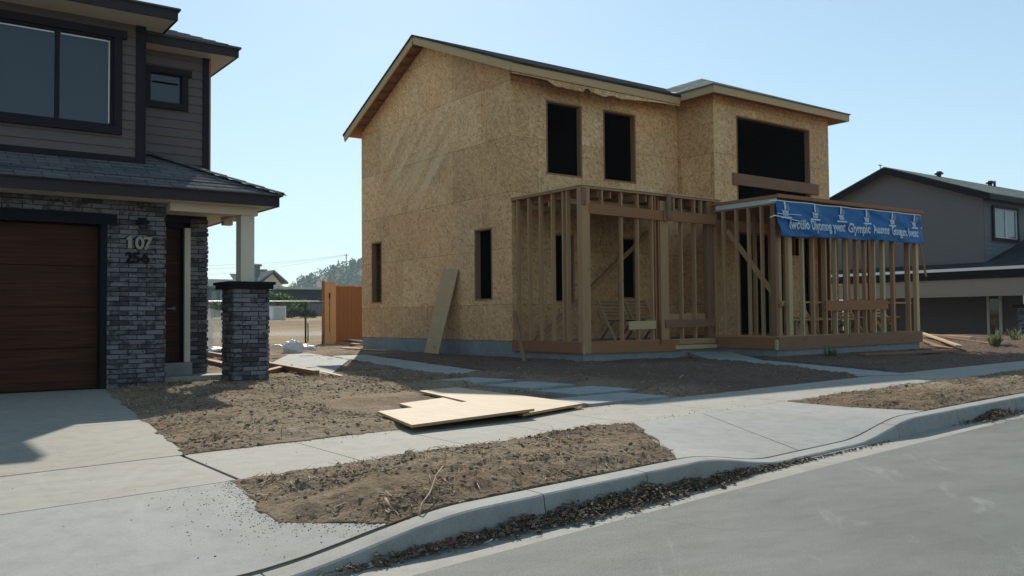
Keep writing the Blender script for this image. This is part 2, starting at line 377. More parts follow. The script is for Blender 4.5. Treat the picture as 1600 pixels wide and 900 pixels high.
# ------------------------------------------------------------------ street geometry
def smooth(a, b, x):
    t = max(0.0, min(1.0, (x-a)/(b-a))); return t*t*(3-2*t)
def yk(x):
    if x > 25: return 3.02+.15*25-.003*625
    if x < -8: return 3.02-.15*8-.003*64+(x+8)*.198
    return 3.02+.15*x-.003*x*x
KD = .115
def kh(x): return -KD*(1-smooth(1.15, 2.3, x))-KD*(smooth(4.05, 5.1, x)*(1-smooth(6.15, 7.25, x)))
ROAD_Z = -.135
def lerp(a, b, t): return a+(b-a)*t
def apron1_edge(o):     # right edge x of the left driveway apron as function of offset from the kerb face
    return lerp(1.92, 1.52, min(1, (o-.15)/.5)) if o < .65 else lerp(1.52, 1.62, (o-.65)/.87)
def apron2(o):
    t = (o-.15)/1.37
    l = lerp(4.0, 5.1, min(1, max(0, t))**.9); r = lerp(7.75, 7.55, t)+.12*math.sin(math.pi*max(0, min(1, t)))*-1
    return l, r
DRV_Y1 = 12.32
def drive_edge(y): return 1.70+(y-5.9)*.1245
PATH = [(14.55, 12.55), (13.6, 10.9), (12.75, 9.0), (11.75, 6.9)]
def seg_dist(px, py, a, b):
    ax, ay = a; bx, by = b; dx, dy = bx-ax, by-ay
    t = max(0, min(1, ((px-ax)*dx+(py-ay)*dy)/(dx*dx+dy*dy))); return math.hypot(px-ax-dx*t, py-ay-dy*t)
def path_in(x, y, m=0):
    if not (10 < x < 16 and 6 < y < 13.2): return False
    return min(seg_dist(x, y, PATH[i], PATH[i+1]) for i in range(len(PATH)-1)) < .46-m
# side walkway along the left wall (concrete slab strip, then loose pavers)
def walk_in(x, y, m=0):
    if not (9.9 < y < 19.2): return False
    c = 7.5+(y-11.3)*.22; return c-.5+m < x < c+.5-m and y > 11.0+m
def concrete(x, y, m=0.0):
    o = y-yk(x)
    if -.3 < o < .17+0*m: return True
    if 1.52+m < o < 2.63-m and -30 < x < 40: return True
    if .15 <= o <= 1.52+m:
        if x < apron1_edge(o)-m: return True
        l, r = apron2(o)
        if l+m < x < r-m: return True
    if o >= 2.63-m and y < DRV_Y1 and x < drive_edge(y)-m and x > -3.4: return True
    if path_in(x, y, m) or walk_in(x, y, m): return True
    return False
def indoors(x, y):
    if -3.4 < x < 3.2 and 12.3 < y < 21: return True
    if 3.1 < x < 4.0 and 12.95 < y < 21: return True
    if 11.2 < x < 21 and 15.1 < y < 22.1: return True
    if 11.2 < x < 15.2 and 12.85 < y < 15.2: return True
    if 15.05 < x < 20.55 and 11.2 < y < 15.2: return True
    return False
def strip_z(x, o):
    t = max(0, min(1, (o-.15)/1.37)); return kh(x)*(1-t)**1.25
def far_z(x, y): return 1.05*smooth(30, 78, y)+.06*smooth(18, 26, y)
PAV = [GZ(*q) for q in ((738, 596), (826, 603.5), (915, 612), (950, 624.5))]
SHEETC = (4.85, 7.6)
def soil_z(x, y):
    o = y-yk(x)
    if o < .05: return -.30
    if indoors(x, y): return -.06
    if concrete(x, y, .02+.055*noise.noise(Vector((x*3.3, y*3.3, 4)))+.02*noise.noise(Vector((x*11, y*11, 4)))): return (strip_z(x, o) if o < 1.55 else 0)-.09
    n1 = noise.fractal(Vector((x*1.1, y*1.1, 3.1)), 1.0, 2.0, 3)
    z = .022*n1
    if 0 < x < 24 and y < 28:
        z += .024*noise.fractal(Vector((x*5.2, y*5.2, 0)), .85, 2.1, 5)
        n9 = noise.noise(Vector((x*9, y*9, 2))); n19 = noise.noise(Vector((x*21, y*21, 7))); cl = .35+max(0, noise.noise(Vector((x*1.3, y*1.3, 11)))+.25)*1.3
        z += cl*(.016*max(0, n9)+.015*max(0, n19)+.006*noise.noise(Vector((x*40, y*40, 1))))
    else: z += .06*noise.fractal(Vector((x*.2, y*.2, 0)), 1, 2, 3)*smooth(28, 40, y)
    if o < 1.52:
        l, r = apron2(o); e = min(o-.165, 1.52-o, x-apron1_edge(o) if x < 3 else 9, abs(x-l) if x < l+.1 else 9, abs(x-r) if x > r-.1 else 9)
        k = smooth(0, .20, e); z = z*(.25+.75*k)+strip_z(x, o)+.004+.010*k+.055*math.sin(math.pi*max(0, min(1, (o-.12)/1.4)))*smooth(1.5, 2.2, x)*k
    else:
        e = min(o-2.63, x-drive_edge(y) if x < 5 and y < DRV_Y1 else 9)
        k = smooth(0, .30, e); z = z*(.25+.75*k)+.004+.022*k+.035*smooth(0.2, 1.0, x-drive_edge(y))*smooth(0, 1.5, 12.2-y)*k
        if x > 8.5 and y < 13: z -= .02
        if 20.7 < x < 40 and 6.5 < y < 15: z += .16*smooth(20.7, 23, x)*smooth(7, 9, y)*(1-smooth(30, 33, x))
        if 5 < x < 8.5 and y < 11.2:
            for c in PAV:
                d = math.hypot(x-c.x, y-c.y)
                if d < .85: z = lerp(-.010, z, smooth(.55, .85, d))
        d = math.hypot((x-SHEETC[0])/1.95, (y-SHEETC[1])/2.1)
        if d < 1: z = lerp(z*.45-.012, z, smooth(.72, 1, d))
    return z+far_z(x, y)
def axis(segs):
    out = [segs[0][0]]
    for a, b, st in segs:
        n = max(1, round((b-a)/st)); out += [a+(b-a)*(i+1)/n for i in range(n)]
    return out
def geo(a, b, st, k=1.35, rev=False):
    out = []; x = 0; s_ = st
    while x < abs(b-a): x += s_; s_ *= k; out.append(min(x, abs(b-a)))
    return [a+(v if b > a else -v) for v in out]
XS = sorted(set(geo(-4, -700, .5)+axis([(-4, 1.3, .16), (1.3, 6.2, .019), (6.2, 9.6, .032), (9.6, 16, .06), (16, 30, .16)])+geo(30, 900, .5)))
YS = sorted(set(geo(3.2, -120, .6)+axis([(3.2, 5.4, .019), (5.4, 9.2, .030), (9.2, 14.5, .05), (14.5, 28, .12), (28, 80, .9)])+geo(80, 1200, 3)))
nx, ny = len(XS), len(YS)
gm = bpy.data.meshes.new('ground')
co = []
for y in YS:
    for x in XS: co += (x, y, soil_z(x, y))
gm.vertices.add(nx*ny); gm.vertices.foreach_set('co', co)
nf = (nx-1)*(ny-1); li = []
for j in range(ny-1):
    b = j*nx
    for i in range(nx-1): a = b+i; li += (a, a+1, a+1+nx, a+nx)
gm.loops.add(nf*4); gm.loops.foreach_set('vertex_index', li)
gm.polygons.add(nf); gm.polygons.foreach_set('loop_start', list(range(0, nf*4, 4))); gm.polygons.foreach_set('use_smooth', [True]*nf)
gm.update(calc_edges=True); gm.validate()
gm.materials.append(M['soil']); go = bpy.data.objects.new('ground', gm); COL.objects.link(go); tag(go, kind='structure')

# road, gutter pan, kerb
mb = MB(); xs = [-60+i*1.0 for i in range(160)]
for a, b in zip(xs, xs[1:]):
    mb.face([(a, -9, ROAD_Z-.02), (b, -9, ROAD_Z-.02), (b, yk(b)-.235, ROAD_Z), (a, yk(a)-.235, ROAD_Z)])
tag(mb.build('road', M['asphalt']), kind='structure')
mb = MB(); xs = [-20+i*.25 for i in range(240)]
for a, b in zip(xs, xs[1:]):
    mb.face([(a, yk(a)-.26, ROAD_Z-.0035), (b, yk(b)-.26, ROAD_Z-.0035), (b, yk(b)+.05, ROAD_Z-.004), (a, yk(a)+.05, ROAD_Z-.004)])
tag(mb.build('gutter_pan', M['conc']), kind='structure')
def kerb_run(mb, x0, x1):
    n = max(2, int((x1-x0)/.06)); prof = None; rows = []
    for i in range(n+1):
        x = lerp(x0, x1, i/n); h = kh(x); y = yk(x); full = h+KD
        e = .003*noise.noise(Vector((x*6, 0, 0)))
        r = .035
        pr = [(0, -.3), (.0, ROAD_Z), (.016+e, max(ROAD_Z+.004, h-.020)), (.021+e, max(ROAD_Z+.005, h-.008)), (.033, max(ROAD_Z+.006, h-.001)), (.06, h), (.155, h+.001), (.165, h-.004), (.165, -.3)]
        rows.append([(x, y+a, z) for a, z in pr])
    m = len(rows[0]); vs = [p for rw in rows for p in rw]; fs = []; uvs = []
    for i in range(n):
        for k in range(m-1):
            f = (i*m+k, (i+1)*m+k, (i+1)*m+k+1, i*m+k+1); fs.append(f)
    fs.append(tuple(range(m))); fs.append(tuple((n*m+k) for k in range(m-1, -1, -1)))
    mb.solid(vs, fs, smooth=False)
mb = MB(); js = [-20, -3, -.6, 1.25, 2.72, 3.55, 6.85, 8.1, 9.6, 11.2, 13, 16, 20, 26, 32, 40]
for a, b in zip(js, js[1:]): kerb_run(mb, a+.004, b-.004)
tag(mb.build('kerb', M['kerb']), kind='structure')

# sidewalk slabs
def strip_slab(mb, x0, x1, o0, o1, zf=lambda x, o: 0.0, nxs=6, nos=4, thick=.1):
    g = 0.004; xa, xb = x0+g, x1-g; P = []
    for i in range(nxs+1):
        x = lerp(xa, xb, i/nxs)
        for j in range(nos+1):
            o = lerp(o0, o1, j/nos); P.append((x, yk(x)+o, zf(x, o)))
    k = nos+1; fs = []
    for i in range(nxs):
        for j in range(nos): fs.append((i*k+j, (i+1)*k+j, (i+1)*k+j+1, i*k+j+1))
    mb.solid(P, fs)
    ring = [i*k for i in range(nxs+1)]+[nxs*k+j for j in range(1, k)]+[i*k+nos for i in range(nxs-1, -1, -1)]+[j for j in range(nos-1, 0, -1)]
    for a, b in zip(ring, ring[1:]+ring[:1]):
        A, B = P[a], P[b]; mb.face([A, (A[0], A[1], A[2]-thick), (B[0], B[1], B[2]-thick), B])
mb = MB()
sj = [-14, -10, -6.5, -3.2, 1.66, 2.48, 3.36, 4.24, 5.12, 6.4, 7.6, 8.85, 10.1, 11.35, 12.6, 13.9, 15.2, 16.5, 17.8, 19.2, 21, 23, 25, 28, 32, 38]
for a, b in zip(sj, sj[1:]):
    if a == 1.66: strip_slab(mb, a+.008, b, 1.525, 2.63)
    else: strip_slab(mb, a, b-(.010 if b == 1.66 else 0), 1.534 if b <= 1.66 else 1.525, 2.63)
tag(mb.build('sidewalk', M['conc']), kind='structure')

def grid_slab(mb, fn, nu, nv, thick=.1):
    P = [fn(i/nu, j/nv) for i in range(nu+1) for j in range(nv+1)]; k = nv+1
    mb.solid(P, [(i*k+j, (i+1)*k+j, (i+1)*k+j+1, i*k+j+1) for i in range(nu) for j in range(nv)])
    ring = [i*k for i in range(nu+1)]+[nu*k+j for j in range(1, k)]+[i*k+nv for i in range(nu-1, -1, -1)]+[j for j in range(nv-1, 0, -1)]
    for a, b in zip(ring, ring[1:]+ring[:1]):
        A, B = P[a], P[b]; mb.face([A, (A[0], A[1], A[2]-thick), (B[0], B[1], B[2]-thick), B])
# left driveway: apron + slabs
mb = MB()
def ap1(x_of):
    def fn(u, v):
        o = lerp(.171, 1.512, v); x = x_of(u, o); return (x, yk(x)+o, strip_z(x, o)+.002)
    return fn
grid_slab(mb, ap1(lambda u, o: lerp(-3.2, apron1_edge(o), u)), 40, 14); tag(mb.build('driveway_apron', M['conc2']), kind='structure'); mb = MB()
ydr = [5.86, 8.05, 10.2, DRV_Y1]
for a, b in zip(ydr, ydr[1:]):
    def fn(u, v, a=a, b=b):
        y1 = lerp(a+.005, b-.005, v); x = lerp(-3.2, drive_edge(y1), u)
        if a == 5.86: x0 = x; y1 = lerp(yk(x)+2.632, b-.005, v)
        return (x, y1, .003)
    grid_slab(mb, fn, 12, 6)
tag(mb.build('driveway', M['conc3']), kind='structure')
mb = MB()
def ap2(u0, u1):
    def fn(u, v):
        o = lerp(.171, 1.512, v); l, r = apron2(o); x = lerp(l, r, lerp(u0, u1, u)); return (x, yk(x)+o, strip_z(x, o)+.002)
    return fn
grid_slab(mb, ap2(0, .395), 18, 12); grid_slab(mb, ap2(.3985, 1), 24, 12)
tag(mb.build('driveway_apron', M['conc2']), kind='structure')
# front path of the unfinished house
mb = MB()
def path_pt(t):
    n = len(PATH)-1; i = min(n-1, int(t*n)); q = t*n-i
    P = [Vector(PATH[max(0, min(n, k))]) for k in (i-1, i, i+1, i+2)]
    return .5*((2*P[1])+(P[2]-P[0])*q+(2*P[0]-5*P[1]+4*P[2]-P[3])*q*q+(3*P[1]-P[0]-3*P[2]+P[3])*q**3)
for s0 in range(4):
    def fn(u, v, s0=s0):
        t = lerp(s0/4+.002, (s0+1)/4-.002, v); c = path_pt(t); d = (path_pt(min(1, t+.02))-path_pt(max(0, t-.02))).normalized()
        w = Vector((d.y, -d.x))*lerp(-.47, .47, u); z = .012 if t > .3 else .012+.10*(1-t/.3)
        return (c.x+w.x, c.y+w.y, z)
    grid_slab(mb, fn, 4, 8)
tag(mb.build('front_path', M['slab']), kind='structure')
mb = MB()
wy = [11.05, 12.4, 13.8, 15.4, 17.2, 19.15]
for a, b in zip(wy, wy[1:]):
    grid_slab(mb, lambda u, v, a=a, b=b: (7.5+(lerp(a, b, v)-11.3)*.22+lerp(-.49, .49, u), lerp(a+.006, b-.006, v), .016), 4, 6)
PADQ = [GZ(422, 572), GZ(515, 591), GZ(545, 566), GZ(462, 551)]
grid_slab(mb, lambda u, v: tuple((PADQ[0].lerp(PADQ[1], u)).lerp(PADQ[3].lerp(PADQ[2], u), v)+Vector((0, 0, .008+soil_z(8, 20)))), 6, 6)
tag(mb.build('side_path', M['slab']), kind='structure')
# loose pavers
PV = [((c.x, c.y), hx, hy, an) for c, (hx, hy, an) in zip(PAV, ((.40, .42, .2), (.42, .42, .15), (.50, .36, .08), (.60, .33, .07)))]
PL = ['small grey paving slab nearest the long side path', 'grey paving slab lying alone in the mulch, second from the side path', 'wide grey paving slab third from the side path, one away from the sidewalk', 'widest grey paving slab, touching the sidewalk beside the plywood']
for (c, hx, hy, a), lb in zip(PV, PL):
    mb = MB(); ca, sa = math.cos(a), math.sin(a)
    mb.prism([(c[0]+x*ca-y*sa, c[1]+x*sa+y*ca, .022) for x, y in ((-hx, -hy), (hx, -hy), (hx, hy), (-hx, hy))], (0, 0, -.06))
    o = mb.build('paving_slab', M['slab']); tag(o, lb, 'paving slab', 'paving slabs set in the mulch')
    bv = o.modifiers.new('b', 'BEVEL'); bv.width = .006; bv.segments = 2

# ------------------------------------------------------------------ scatter on the soil
def scatter(name, count, region, mk, m):
    mb = MB(); k = 0; tries = 0
    while k < count and tries < count*12:
        tries += 1; x, y = region()
        if concrete(x, y, -.01) or indoors(x, y) or math.hypot((x-SHEETC[0])/1.25, (y-SHEETC[1])/1.45) < 1 or any(math.hypot(x-c.x, y-c.y) < .52 for c in PAV): continue
        mk(mb, x, y, soil_z(x, y)); k += 1
    return tag(mb.build(name, m), kind='stuff')
def rock(mb, x, y, z, r):
    q = [random.uniform(.6, 1.25) for _ in range(8)]; a = random.random()*6.28; ca, sa = math.cos(a), math.sin(a); fl = random.uniform(.45, .85)
    pts = []
    for i, (u, v, w) in enumerate(((-1, -1, -.6), (1, -1, -.6), (1, 1, -.6), (-1, 1, -.6), (-.6, -.6, .8), (.7, -.5, .7), (.5, .7, .8), (-.7, .5, .9))):
        u *= r*q[i]*.7; v *= r*q[(i+3) % 8]*.6; w *= r*fl*q[(i+5) % 8]
        pts.append((x+u*ca-v*sa, y+u*sa+v*ca, z+w*.8))
    mb.solid(pts, [(3, 2, 1, 0), (4, 5, 6, 7), (0, 1, 5, 4), (1, 2, 6, 5), (2, 3, 7, 6), (3, 0, 4, 7)])
def chip(mb, x, y, z, L, w, lift=.012, curl=0.0):
    a = random.random()*6.28; t = random.uniform(-.45, .45); ro = random.uniform(-.7, .7)
    d = Vector((math.cos(a)*math.cos(t), math.sin(a)*math.cos(t), math.sin(t))); s = Vector((-math.sin(a), math.cos(a), ro)).normalized(); n = d.cross(s).normalized()
    c = Vector((x, y, z+lift+abs(math.sin(t))*L*.3)); h = min(.006, w*.3)
    A = [c-d*L/2-s*w*.35, c-s*w*.5+n*curl*L, c+d*L/2-s*w*.2, c+d*L/2+s*w*.25, c+s*w*.5+n*curl*L, c-d*L/2+s*w*.3]
    B = [p+n*h for p in A]
    mb.solid(A+B, [(5, 4, 1, 0), (4, 3, 2, 1), (6, 7, 10, 11), (7, 8, 9, 10), (0, 1, 7, 6), (1, 2, 8, 7), (2, 3, 9, 8), (3, 4, 10, 9), (4, 5, 11, 10), (5, 0, 6, 11)])
def clumpy(x, y, s=1.3): return noise.noise(Vector((x*s, y*s, 11)))
def reg_near():
    while True:
        x, y = random.uniform(1.5, 9), random.uniform(5.6, 12.5)
        if random.random() < .20+1.3*max(0, clumpy(x, y)+.15) and x < 7.4+random.uniform(-1, 1): return x, y
def reg_strip():
    while True:
        x = random.uniform(1.5, 14); o = random.uniform(.16, 1.5)
        if random.random() < (.22+1.2*clumpy(x*1.3, o*3+9)+.5*abs(o-.8)) * (1.0 if x < 6 else .6): return x, yk(x)+o
def reg_mulch():
    while True:
        x, y = random.uniform(6.5, 26), random.uniform(5.5, 15)
        if y > yk(x)+2.6 and random.random() < .5+clumpy(x, y): return x, y
def reg_any():
    return reg_strip() if random.random() < .36 else reg_near()
def size(lo, hi): return lo+(hi-lo)*random.random()**3
scatter('soil_clods', 27000, reg_any, lambda mb, x, y, z: rock(mb, x, y, z-.002, .003+(.026 if y > yk(x)+2.6 else .02)*random.random()**4.5), M['clod'])
scatter('bark_mulch', 21000, lambda: reg_mulch() if random.random() < .72 else reg_any(), lambda mb, x, y, z: chip(mb, x, y, z, size(.010, .058), size(.003, .011), .005), M['mulch'])
scatter('wood_chips', 13000, lambda: reg_any() if random.random() < .75 else reg_mulch(), lambda mb, x, y, z: chip(mb, x, y, z, size(.008, .11), size(.002, .007), .006), M['chip'])
# crumbs blown onto the concrete
mb = MB()
for _ in range(2600):
    e = random.random()
    if e < .62:
        o = random.uniform(.2, 1.5); x = apron1_edge(o)-abs(random.gauss(0, random.choice((.05, .09, .24))))+.02; y = yk(x)+o; z = strip_z(x, o)
    elif e < .94:
        x = random.uniform(1.7, 9); o = random.choice((1.54+abs(random.gauss(0, .05)), 2.61-abs(random.gauss(0, .06)))); y = yk(x)+o; z = 0
    else:
        x = random.uniform(-.5, 8); o = random.uniform(1.55, 2.6); y = yk(x)+o; z = 0
    rock(mb, x, y, z+.002, size(.0015, .0065))
tag(mb.build('soil_crumbs', M['clod']), kind='stuff')
# litter heaped in the gutter
mb = MB()
for _ in range(4400):
    x = random.triangular(1.35, 5.4, 3.3); d = 1-abs((x-3.2)/2.3)
    w = .13*max(.25, d)*(1+.5*noise.noise(Vector((x*4, 0, 0))))
    o = -abs(random.gauss(0, w*.55))-.004; h = .07*max(.15, d)*math.exp(-(o/w)**2)*(1+.7*noise.noise(Vector((x*5, 2, 0))))
    if o < -.22: continue
    z = ROAD_Z+.004+random.random()*max(0, h)
    if random.random() < .45: rock(mb, x, yk(x)+o, z, size(.005, .022))
    else: chip(mb, x, yk(x)+o, z, size(.012, .06), size(.004, .017), .005, random.uniform(-.2, .2))
for _ in range(420):
    x = random.gauss(8.9, .35); o = -abs(random.gauss(0, .08))
    chip(mb, x, yk(x)+o, ROAD_Z+random.random()*.07*math.exp(-((x-8.9)/.3)**2), size(.03, .12), size(.006, .02), .006)
for _ in range(350):
    x = random.uniform(4.8, 6.6); o = -.02-abs(random.gauss(0, .025))
    rock(mb, x, yk(x)+o, ROAD_Z+.004, size(.004, .014))
tag(mb.build('leaf_litter', M['litter']), kind='stuff')
# twigs
def twig(pts, r, lb):
    mb = MB(); mb.tube(pts, [r*(1-.6*i/(len(pts)-1)) for i in range(len(pts))], 6); tag(mb.build('twig', M['chip']), lb, 'twig', 'twigs on the dirt strip')
def gp(x, y, dz): p = GZ(x, y, .05); p.z = soil_z(p.x, p.y)+dz; return p
twig([gp(602, 778, .035), gp(608, 781, .035), gp(616, 784, .035), gp(627, 782, .04), gp(638, 781, .04), gp(650, 788, .035)], .006, 'curved pale twig lying flat on the dirt strip by the kerb')
twig([gp(648, 788, .03), gp(660, 780, .04), gp(672, 770, .045), gp(682, 760, .05), gp(692, 748, .06)], .006, 'straight pale twig tilted up from the dirt strip by the kerb')
twig([gp(705, 760, .03), gp(722, 758, .03), gp(742, 762, .025)], .006, 'short dark twig right of the tilted pale one on the dirt strip')
# cable lying in the apron joint
mb = MB(); pts = []
for i in range(25):
    o = lerp(.18, .16, i/24); x = lerp(.3, 1.98, i/24); pts.append((x, yk(x)+.172+.01*noise.noise(Vector((x*5, 1, 0))), strip_z(x, .17)+.006))
mb.tube(pts, .0042, 5); o = mb.build('dirt_rope', M['mulch']); o.name = 'joint_filler_strip'; tag(o, 'dark strip of joint filler curling along the driveway apron by the kerb', 'joint strip')
# ------------------------------------------------------------------ wall helpers
def cells(u0, u1, z0, z1, holes):
    us = sorted({u0, u1, *[h[0] for h in holes], *[h[1] for h in holes]}); zs = sorted({z0, z1, *[h[2] for h in holes], *[h[3] for h in holes]})
    us = [u for u in us if u0 <= u <= u1]; zs = [z for z in zs if z0 <= z <= z1]
    for a, b in zip(us, us[1:]):
        for c, d in zip(zs, zs[1:]):
            mu, mz = (a+b)/2, (c+d)/2
            if not any(h[0] < mu < h[1] and h[2] < mz < h[3] for h in holes): yield a, b, c, d
def wall(mb, axis, pos, u0, u1, z0, z1, holes=(), th=.11, inward=1, caps=True):
    """axis 'x': wall in the x-z plane at y=pos; axis 'y': wall in the y-z plane at x=pos; inward = +-1 depth direction"""
    def P(u, z, d): return (u, pos+inward*d, z) if axis == 'x' else (pos+inward*d, u, z)
    for a, b, c, d in cells(u0, u1, z0, z1, holes):
        q = [(a, c), (b, c), (b, d), (a, d)]
        flip = (axis == 'x') != (inward == 1)
        f = [P(u, z, 0) for u, z in q]; g = [P(u, z, th) for u, z in q]
        mb.face(f[::-1] if flip else f); mb.face(g if flip else g[::-1])
    for h in holes:
        a, b, c, d = h
        for e in (((a, c), (a, d)), ((b, c), (b, d)), ((a, c), (b, c)), ((a, d), (b, d))):
            (p, q), (r_, s_) = e; mb.face([P(p, q, 0), P(p, q, th), P(r_, s_, th), P(r_, s_, 0)])
    if caps:
        for e in (((u0, z0), (u0, z1)), ((u1, z0), (u1, z1)), ((u0, z0), (u1, z0)), ((u0, z1), (u1, z1))):
            (p, q), (r_, s_) = e; mb.face([P(p, q, 0), P(p, q, th), P(r_, s_, th), P(r_, s_, 0)])
def bricks(mb, axis, pos, out, u0, u1, z0, z1, holes=(), end0=0, end1=0):
    ch, bl = .064, .225; n = int(round((z1-z0)/ch)); ch = (z1-z0)/n
    for k in range(n):
        za, zb = z0+k*ch+.006, z0+(k+1)*ch-.005; u = u0-(bl/2 if k % 2 else 0); zm = (za+zb)/2
        while u < u1-.01:
            a, b = max(u, u0)+.005, min(u+bl, u1)-.005; u += bl
            if a-.006 <= u0: a = u0-end0*random.uniform(.2, 1.7)
            if b+.006 >= u1: b = u1+end1*random.uniform(.2, 1.7)
            segs = [(a, b)]
            for h in holes:
                if h[2] < zm < h[3]:
                    ns = []
                    for p, q in segs:
                        if q <= h[0] or p >= h[1]: ns.append((p, q)); continue
                        if p < h[0]: ns.append((p, h[0]))
                        if q > h[1]: ns.append((h[1], q))
                    segs = ns
            for p, q in segs:
                if q-p < .02: continue
                pr = .015+random.uniform(-.008, .011); j = random.uniform(-.002, .002)
                d0, d1 = sorted((pos-out*.004, pos+out*pr))
                c = (p, q, d0, d1, za+j, zb+j) if axis == 'x' else (d0, d1, p, q, za+j, zb+j)
                x0, x1, y0, y1, w0, w1 = c
                vs = [(x0, y0, w0), (x1, y0, w0), (x1, y1, w0), (x0, y1, w0), (x0, y0, w1), (x1, y0, w1), (x1, y1, w1), (x0, y1, w1)]
                vs = [(x+random.uniform(-.002, .002), y+random.uniform(-.002, .002), z+random.uniform(-.002, .002)) for x, y, z in vs]
                mb.solid(vs, [(3, 2, 1, 0), (4, 5, 6, 7), (0, 1, 5, 4), (1, 2, 6, 5), (2, 3, 7, 6), (3, 0, 4, 7)])
def laps(mb, axis, pos, out, u0, u1, z0, z1, holes=(), exp=.128):
    z = z0
    while z < z1-.01:
        zb = min(z+exp, z1); segs = [(u0, u1)]; zm = (z+zb)/2
        for h in holes:
            if h[2] < zm < h[3]:
                ns = []
                for p, q in segs:
                    if q <= h[0] or p >= h[1]: ns.append((p, q)); continue
                    if p < h[0]: ns.append((p, h[0]))
                    if q > h[1]: ns.append((h[1], q))
                segs = ns
        for a, b in segs:
            P = (lambda u, d, w: (u, pos+out*d, w)) if axis == 'x' else (lambda u, d, w: (pos+out*d, u, w))
            mb.face([P(a, .020, z), P(b, .020, z), P(b, .004, zb), P(a, .004, zb)]); mb.face([P(a, 0, z), P(b, 0, z), P(b, .020, z), P(a, .020, z)])
        z = zb
def text_mesh(body, size, bold=.0, xs=1.0, font_shear=0, ext=0.0, align='LEFT', subdiv=0, spacing=1.0):
    cu = bpy.data.curves.new('lettering_source', 'FONT'); cu.body = body; cu.size = size; cu.offset = bold; cu.extrude = ext; cu.align_x = align; cu.shear = font_shear; cu.space_character = spacing
    cu.resolution_u = 3
    ob = bpy.data.objects.new('lettering_source', cu); COL.objects.link(ob)
    dg = bpy.context.evaluated_depsgraph_get(); dg.update(); me = bpy.data.meshes.new_from_object(ob.evaluated_get(dg))
    bm = bmesh.new(); bm.from_mesh(me); bmesh.ops.triangulate(bm, faces=bm.faces[:])
    for _ in range(2 if subdiv else 0): bmesh.ops.subdivide_edges(bm, edges=[e for e in bm.edges if e.calc_length() > subdiv], cuts=1); bmesh.ops.triangulate(bm, faces=bm.faces[:])
    vs = [Vector((v.co.x*xs, v.co.y, v.co.z)) for v in bm.verts]; bm.verts.index_update(); fs = [[v.index for v in f.verts] for f in bm.faces]; bm.free()
    bpy.data.objects.remove(ob); bpy.data.curves.remove(cu); bpy.data.meshes.remove(me)
    return vs, fs

# ================================================================== LEFT, FINISHED HOUSE
H = thing('finished_house', 'finished two-storey house with taupe siding, dark brick and a brown garage door', 'house', (0, 12.25, 0))
GY = 12.25
DX0, DX1, DZ = -2.45, 2.42, 2.135
mb = MB()
mb.cube(-3.2, DX0-.08, GY, GY+.22, -.1, 2.47); mb.cube(DX1+.08, 3.22, GY, 12.95, -.1, 2.47); mb.cube(DX0-.08, DX1+.08, GY, GY+.22, DZ+.13, 2.47)
xa, xb = AY(297, 450, 12.95).x, AY(323, 450, 12.95).x
XE = xb
mb.cube(xa, xb, 12.95, 20.98, -.1, 2.47)
mb.cube(-3.2, -3.0, GY+.22, 20.98, -.1, 2.47); mb.cube(-3.0, xb, 20.8, 21, -.1, 2.47)
core = mb.build('brick_wall', M['mortar'], H)
mb = MB()
hol = [(DX0-.08, DX1+.08, -1, DZ+.13)]
bricks(mb, 'x', GY, -1, -3.2, 3.22, 0.0, 2.47, hol, 0, .012)
bricks(mb, 'y', 3.22, 1, GY, 12.95, 0.0, 2.47)
mb.build('brick_facing', M['brick'], core); mb = MB()
bricks(mb, 'x', 12.95, -1, xa, xb, .0, 2.36, (), 0, .012)
bricks(mb, 'y', xb, 1, 12.95, 14.6, 0.0, 2.36)
o = mb.build('brick_facing', M['brick'], core)
# garage door with its frame
gd = MB()
for k in range(4):
    z0 = .012+k*.53; gd.cube(DX0, DX1, GY+.17, GY+.21, z0, z0+.522)
gdo = gd.build('garage_door', M['garage'], H)
mb = MB(); mb.cube(DX1, DX1+.08, GY-.02, GY+.20, 0, DZ); mb.cube(DX0-.08, DX0, GY-.02, GY+.20, 0, DZ); mb.cube(DX0-.2, DX1+.19, GY-.045, GY+.20, DZ, DZ+.135)
mb.build('garage_door_frame', M['black'], H)
part('garage_interior', M['dark'], H, lambda m: m.cube(-2.9, 2.4, GY+.25, 12.9, 0, 2.4))
# lower roof, fascia and soffit
EY, EX, EZ, SL = 11.72, 4.63, 2.615, .452
mb = MB(); mb.cube(-3.6, EX-.002, EY, EY+.03, EZ-.155, EZ-.006); mb.cube(EX-.03, EX, EY+.03, 15.2, EZ-.155, EZ-.006)
mb.build('fascia', M['fascia'], H)
part('soffit', M['soffit'], H, lambda m: (m.cube(-3.6, 3.2, EY+.03, GY-.0, EZ-.145, EZ-.125), m.cube(3.2, EX-.03, EY+.03, 12.95, EZ-.145, EZ-.125), m.cube(XE, EX-.03, 12.95, 15.2, EZ-.145, EZ-.125)))
mb = MB(); ey, ex = EY-.04, EX+.04
def rz(d): return EZ+SL*d
def course_roof(mb, eave_a, eave_b, updir, L, rise, clipf, exp=.145):
    """overlapping shingle courses as real steps"""
    n = int(L/exp)+1
    for k in range(n):
        d0, d1 = k*exp, min((k+1)*exp+.02, L)
        (a0, b0), (a1, b1) = clipf(d0), clipf(d1)
        if b0-a0 < .02: continue
        A = Vector(eave_a); U = Vector(updir); T = (Vector(eave_b)-A).normalized()
        p = lambda t, d, h: A+T*t+U*d+Vector((0, 0, rise*d+h))
        q = [p(a0, d0, .016), p(b0, d0, .016), p(b1, d1, .004), p(a1, d1, .004)]
        mb.face(q); mb.face([p(a0, d0, -.012), p(b0, d0, -.012), q[1], q[0]])
LX = ex+3.7
course_roof(mb, (-3.7, ey, EZ), (ex, ey, EZ), (0, 1, 0), 13.1-ey, SL, lambda d: (0, LX-d))
